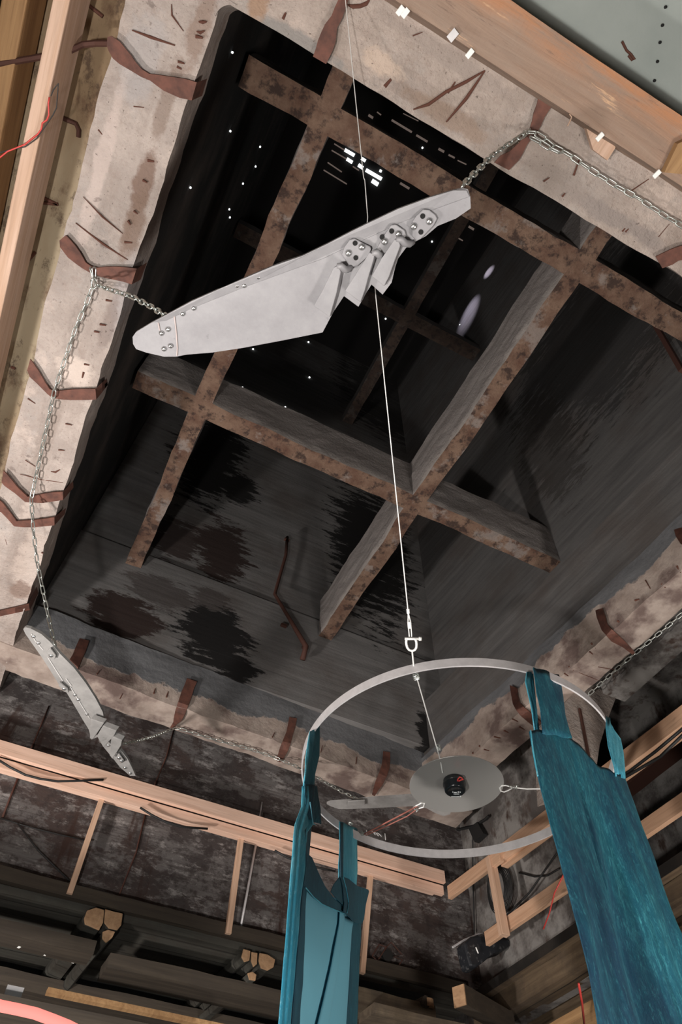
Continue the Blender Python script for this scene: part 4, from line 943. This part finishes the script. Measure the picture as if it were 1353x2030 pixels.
MB().tube([on_wire(1207), on_wire(1216)], .009, 8).build('wire_ferrule', M['wire'], wire)
MB().tube([on_wire(1232), on_wire(1245)], .012, 8).build('wire_ferrule', M['wire'], wire)
sh = empty('shackle', on_wire(1280), 'small bright bow shackle between the wire and the hoop', 'shackle')
ct = on_wire(1278)
upv = -down + fwd * 0.0
mbk = MB()
u_ = right; v_ = (P1 - P0).normalized()
mbk.tube([ct + u_ * x * .033 + v_ * y * .036 for x, y in [(-.75, 1.0), (-.9, .5), (-.9, 0), (-.8, -.5), (-.5, -.9), (0, -1.05), (.5, -.9), (.8, -.5), (.9, 0), (.9, .5), (.75, 1.0)]], .0075, 8)
mbk.build('bow', M['wire'], sh, smooth=True)
MB().tube([ct - u_ * .036 + v_ * .036, ct + u_ * .046 + v_ * .036], .008, 8).build('pin', M['wire'], sh, smooth=True)
MB().tube([ct + u_ * .046 + v_ * .036, ct + u_ * .062 + v_ * .036], .012, 8).build('pin_head', M['wire'], sh, smooth=True)
tw = empty('tie_wire', rim(822, 1333), 'short wire from the shackle down through the hoop to the disc edge', 'wire')
MB().tube([on_wire(1290), rim(822, 1333)], .005, 6).build('wire_strand', M['wire'], tw)
D0 = at(873, 1504, 'z', .613)
MB().tube([rim(824, 1338), at(829, 1350, 'z', .617), D0, at(878, 1532, 'z', .609)], .0042, 6).build('wire_strand', M['wire'], tw)
knot(tw, at(826, 1341, 'z', .612), D0 - rim(824, 1338), .014)
knot(tw, at(870, 1482, 'z', .614), D0 - rim(824, 1338), .012)
disc = empty('disc', Vector((.9186, 1.2076, 1)) * .612 * S + Vector((0, 0, ZC)), 'round satin metal disc in the middle of the hoop with a black cap under it', 'disc')
cc0 = at(900, 1545, 'z', .612)
dc = Vector((.9186 * .612 * S, 1.2076 * .612 * S, ZC + .612 * S)); dr = .1169 * .612 * S
MB().lathe(dc, [(dr - .001, -.003), (dr, -.002), (dr, .002), (dr - .001, .003)], 96).build('metal_plate', M['disc'], disc)
cap = MB().lathe(cc0, [(.066, -.003), (.070, -.006), (.071, -.028), (.076, -.032), (.076, -.044), (.071, -.050), (.069, -.082), (.063, -.089), (.05, -.091), (.048, -.089)], 40).build('black_cap', M['black'], disc, smooth=True)
zb = dc.z - .0905
def onb(u, v): return at(u, v, 'z', (zb - ZC) / S)
def marks(items):
    q = MB()
    for u0, u1, v, h in items:
        a = onb(u0, v); b = onb(u1, v); q.bar(a, b, h, .002)
    q.build('printed_mark', M['print'], cap)
marks([(897.5, 899, 1570.2, .010), (900, 906.5, 1571, .006), (908, 911, 1570.2, .010), (912.2, 914, 1570.4, .008)])
marks([(900 + i * 1.9, 901.2 + i * 1.9, 1574.2, .007) for i in range(6)])
marks([(895.5 + i * 1.75, 896.7 + i * 1.75, 1579, .008) for i in range(9)] + [(912, 914.5, 1579, .012)])
MB().tube([at(u, v, 'z', .599) for u, v in [(909.5, 1553), (908, 1549), (908, 1545), (912, 1540.5), (916, 1542), (919, 1545), (914, 1546.5), (909, 1549)]], .0045, 6).build('red_wire', M['redwire'], disc, smooth=True)
tr = empty('tie_wire', at(1015, 1562, 'z', .612), 'knotted wire loop from the right edge of the disc to the hoop behind the velvet', 'wire')
za = .611
E1 = rim(1209, 1562)
MB().tube([at(u, v, 'z', za) for u, v in [(1018, 1561), (1003, 1557), (995, 1558), (991, 1562), (993, 1568), (1000, 1570), (1008, 1567), (1018, 1561)]], .0042, 6).build('wire_loop', M['wire'], tr)
MB().tube([at(1018, 1561, 'z', za), at(1045, 1564, 'z', za), E1], .0042, 6).build('wire_strand', M['wire'], tr)
knot(tr, at(1019, 1561, 'z', za), at(1045, 1563, 'z', za) - at(1010, 1561, 'z', za), .013, 4, .06)
tl = empty('copper_cord', at(770, 1630, 'z', .612), 'copper-brown doubled cord from the disc to the knots at the lower left of the hoop', 'cord')
MB().tube([at(828, 1598, 'z', za), at(800, 1613, 'z', .60), at(760, 1634, 'z', .602), rim(722, 1654)], .005, 6).build('cord_strand', M['redbrown'], tl)
MB().tube([at(830, 1602, 'z', za), at(808, 1618, 'z', .604), at(770, 1636, 'z', .604), rim(726, 1656)], .004, 6).build('cord_strand', M['redbrown'], tl)
MB().tube([at(u, v, 'z', za) for u, v in [(824, 1606), (820, 1601), (826, 1597), (836, 1592), (842, 1593), (840, 1600), (830, 1603), (826, 1609)]], .0045, 6).build('wire_loop', M['wire'], tl)
knot(tl, at(826, 1604, 'z', za), Vector((1, .3, 0)), .012, 3, .03)
knot(tl, rim(719, 1655) + Vector((0, 0, .01)), Vector((1, .6, 0)), .013, 3, .04)
knot(hoop, rim(696, 1641) + Vector((0, 0, .03)), Vector((1, .6, .3)), .012, 3, .03)

# ================================================================ VELVET STRIPS
def interp(pts, t):
    """polyline of pixels parametrised by its own third value"""
    for a, b in zip(pts, pts[1:]):
        if t <= b[2]: k = (t - a[2]) / (b[2] - a[2]); return (a[0] + (b[0] - a[0]) * k, a[1] + (b[1] - a[1]) * k)
    return pts[-1][:2]
def sheet(L, R, T, p0, n, fold, ny=90, nx=40, off=0.0):
    T0, T1 = T[0], T[-1]; rows = []
    for i in range(ny + 1):
        t = i / ny; l = interp(L, t); r = interp(R, t); row = []
        for j in range(nx + 1):
            s_ = j / nx; c = interp(T, s_)
            base = (T0[0] + (T1[0] - T0[0]) * s_, T0[1] + (T1[1] - T0[1]) * s_)
            w_ = max(0.0, 1 - t * 2.2)
            u = l[0] + (r[0] - l[0]) * s_ + (c[0] - base[0]) * w_; v = l[1] + (r[1] - l[1]) * s_ + (c[1] - base[1]) * w_
            q = at_plane(u, v, p0, n); q = q + n * (off + fold(s_, t)); row.append(q)
        rows.append(row)
    return rows
def lin(*p):
    """add an arc parameter by v"""
    v0, v1 = p[0][1], p[-1][1]; return [(a, b, (b - v0) / (v1 - v0)) for a, b in p]
def lins(*p):
    u0, u1 = p[0][0], p[-1][0]; return [(a, b, (a - u0) / (u1 - u0)) for a, b in p]
up = Vector((0, 0, 1))
# ---- right strip
a0 = rim(1080, 1336); a1 = rim(1206, 1432)
nr = (a1 - a0).cross(up).normalized()
if nr.dot(Vector((0, 0, ZC)) - a0) < 0: nr = -nr
vr = empty('velvet_strip', (a0 + a1) / 2 - Vector((0, 0, .3)), 'wide teal crushed-velvet strip hanging from the right of the hoop by two tabs', 'fabric')
def fold_r(s, t):
    g = min(1, t * 2.5)
    cre = -.030 * math.exp(-((s - .42 - .05 * t) / .018) ** 2) - .018 * math.exp(-((s - .80 + .02 * t) / .012) ** 2)
    return g * (.050 * math.sin(s * 7.0 + .5) + .022 * math.sin(s * 17 + t * 3) + 1.3 * cre) + .010 * noise.noise(Vector((s * 6, t * 5, 1))) + .004 * noise.noise(Vector((s * 22, t * 14, 4)))
rows = sheet(lin((1050, 1450), (1060, 1520), (1073, 1580), (1090, 1662), (1110, 1758), (1125, 1840), (1144, 1933), (1162, 2030), (1235, 2420)),
             lin((1238, 1538), (1254, 1585), (1269, 1634), (1282, 1672), (1304, 1738), (1324, 1805), (1353, 1885), (1408, 2030), (1560, 2440)),
             lins((1050, 1450), (1068, 1446), (1078, 1449), (1110, 1454), (1130, 1461), (1150, 1478), (1170, 1500), (1185, 1519), (1205, 1523), (1218, 1535), (1238, 1538)), a0, nr, fold_r, 130, 60)
MB().grid(rows).build('velvet_panel', M['velvet'], vr, smooth=True, solid=.006)
def tab(parent, quads, p0, n, mat, off=.012, name='tab', amp=.006):
    rows = []
    for (a, b) in quads:
        row = []
        for j in range(9):
            s_ = j / 8; u = a[0] + (b[0] - a[0]) * s_; v = a[1] + (b[1] - a[1]) * s_
            row.append(at_plane(u, v, p0, n) + n * (off + amp * math.sin(s_ * 9 + v * .05)))
        rows.append(row)
    return MB().grid(rows).build(name, mat, parent, smooth=True, solid=.006)
tab(vr, [((1055, 1325), (1104, 1340)), ((1058, 1338), (1107, 1352)), ((1062, 1375), (1113, 1385)), ((1067, 1410), (1119, 1418)), ((1072, 1445), (1126, 1450)), ((1074, 1456), (1130, 1466))], a0, nr, M['velvet'])
tab(vr, [((1054, 1326), (1066, 1330)), ((1052, 1345), (1066, 1348)), ((1062, 1400), (1074, 1402)), ((1072, 1452), (1080, 1454))], a0, nr, M['velvet_light'], off=-.03)
tab(vr, [((1197, 1424), (1206, 1428)), ((1197, 1445), (1208, 1450)), ((1202, 1480), (1212, 1482)), ((1208, 1510), (1216, 1512)), ((1214, 1536), (1222, 1538))], a0, nr, M['velvet_light'], off=.02)
tab(vr, [((1202, 1426), (1206, 1430)), ((1208, 1440), (1216, 1445)), ((1216, 1462), (1229, 1466)), ((1216, 1490), (1234, 1494)), ((1216, 1520), (1238, 1522)), ((1218, 1540), (1241, 1546))], a0, nr, M['velvet_light'], off=.004)
# hem line around the panel
MB().tube([at_plane(u, v, a0, nr) + nr * .008 for u, v in [(1050, 1450), (1055, 1490), (1064, 1540)]], .004, 5).build('hem', M['velvet_light'], vr)
# ---- left strip
b0 = rim(615, 1446); b1 = rim(688, 1638)
nl = (b1 - b0).cross(up).normalized()
if nl.dot(Vector((0, 0, ZC)) - b0) < 0: nl = -nl
vl = empty('velvet_strip', (b0 + b1) / 2 - Vector((0, 0, .3)), 'narrower blue velvet strip showing its matt back, hanging from the left of the hoop', 'fabric')
def fl0(s, t): return .004 * noise.noise(Vector((s * 5, t * 9, 2)))
def px_sheet(name, L, R, T, mat, fold, off, ny=60, nx=16, solid=.004):
    rows = sheet(L, R, T, b0, nl, fold, ny, nx, off)
    return MB().grid(rows).build(name, mat, vl, smooth=True, solid=solid)
# matt back of the cloth
px_sheet('fabric_back', lin((602, 1700), (605, 1780), (600, 1860), (590, 1950), (583, 2035), (560, 2300)), lin((682, 1795), (678, 1850), (668, 1920), (660, 1970), (652, 2035), (620, 2300)),
         lins((602, 1700), (620, 1745), (650, 1780), (682, 1795)), M['lining'], lambda s, t: .006 * math.sin(s * 4 + 1) + fl0(s, t), -.010)
px_sheet('fabric_back', lin((674, 1800), (672, 1830), (655, 1920), (640, 1985), (628, 2035), (580, 2300)), lin((700, 1828), (696, 1850), (692, 1930), (686, 2035), (672, 2300)),
         lins((674, 1800), (688, 1820), (700, 1828)), M['lining'], lambda s, t: .006 * math.sin(s * 9) - .008 * math.exp(-((s - .45) / .05) ** 2), .002)
px_sheet('velvet_edge', lin((694, 1826), (693, 1870), (690, 1940), (684, 2035), (668, 2300)), lin((715, 1820), (713, 1870), (710, 1940), (706, 2035), (694, 2300)),
         lins((694, 1826), (715, 1820)), M['velvet_dark'], fl0, .006, nx=8)
# the folded outer edge, velvet side out
px_sheet('folded_edge', lin((589, 1560), (588, 1600), (574, 1635), (570, 1660), (566, 1715), (560, 1785), (552, 1880), (545, 1960), (538, 2035), (515, 2300)),
         lin((614, 1560), (617, 1600), (616, 1635), (604, 1650), (600, 1715), (590, 1785), (582, 1880), (575, 1960), (569, 2035), (550, 2300)),
         lins((589, 1560), (614, 1560)), M['velvet_light'], lambda s, t: .014 * math.sin(s * 5.5) + .004 * math.sin(s * 30) + fl0(s, t), .030, ny=90, nx=24)
px_sheet('inner_fold', lin((598, 1640), (600, 1715), (590, 1785), (582, 1880), (575, 1960), (569, 2035), (550, 2300)),
         lin((621, 1640), (616, 1700), (612, 1785), (611, 1880), (606, 1960), (602, 2035), (585, 2300)),
         lins((598, 1640), (621, 1640)), M['velvet_dark'], lambda s, t: -.03 * s, .020, ny=60, nx=10)
tab(vl, [((606, 1452), (626, 1440)), ((604, 1470), (624, 1462)), ((598, 1500), (622, 1500)), ((593, 1530), (617, 1535)), ((590, 1560), (614, 1566))], b0, nl, M['velvet_light'], off=.03, amp=.008)
tab(vl, [((587, 1555), (616, 1560)), ((589, 1575), (616, 1580)), ((592, 1600), (618, 1605)), ((596, 1625), (621, 1636))], b0, nl, M['velvet'], off=.045, name='collar', amp=.008)
tab(vl, [((668, 1629), (704, 1644)), ((667, 1645), (704, 1660)), ((667, 1680), (704, 1690)), ((667, 1715), (702, 1725)), ((667, 1745), (700, 1758))], b0, nl, M['velvet_light'], off=.02)
tab(vl, [((667, 1632), (672, 1632)), ((666, 1680), (672, 1682)), ((666, 1742), (671, 1744))], b0, nl, M['velvet_dark'], off=.03, amp=0)
def flap(name, pix, mat, off, z=.006):
    MB().prism([at_plane(u, v, b0, nl) + nl * off for u, v in pix], nl * z).build(name, mat, vl, bevel=.003)
flap('fabric_back', [(640, 1762), (665, 1775), (690, 1790), (714, 1800), (714, 1840), (700, 1860), (670, 1850), (645, 1800)], M['lining'], -.030)
flap('scooped_hem', [(602, 1690), (614, 1700), (626, 1728), (640, 1757), (657, 1780), (676, 1797), (678, 1811), (655, 1802), (632, 1792), (616, 1780), (600, 1762), (597, 1730)], M['velvet_dark'], .010)
flap('collar', [(668, 1737), (655, 1754), (649, 1768), (660, 1782), (676, 1797), (679, 1780), (674, 1756)], M['velvet_dark'], .018)
flap('collar', [(666, 1737), (670, 1756), (673, 1790), (671, 1808), (684, 1820), (694, 1830), (708, 1833), (713, 1824), (717, 1795), (724, 1768), (722, 1764), (700, 1757), (684, 1745)], M['velvet_dark'], .028)
MB().tube([at_plane(u, v, b0, nl) + nl * .038 for u, v in [(669, 1739), (675, 1760), (680, 1790), (677, 1811)]], .003, 5).build('seam', M['velvet_light'], vl)
MB().tube([at_plane(u, v, b0, nl) + nl * .02 for u, v in [(599, 1760), (616, 1780), (632, 1793), (655, 1803), (677, 1812)]], .003, 5).build('seam', M['velvet_light'], vl)
MB().tube([at_plane(u, v, b0, nl) + nl * .055 for u, v in [(596, 1592), (600, 1625), (602, 1636), (606, 1637)]], .003, 5).build('seam', M['lining'], vl)
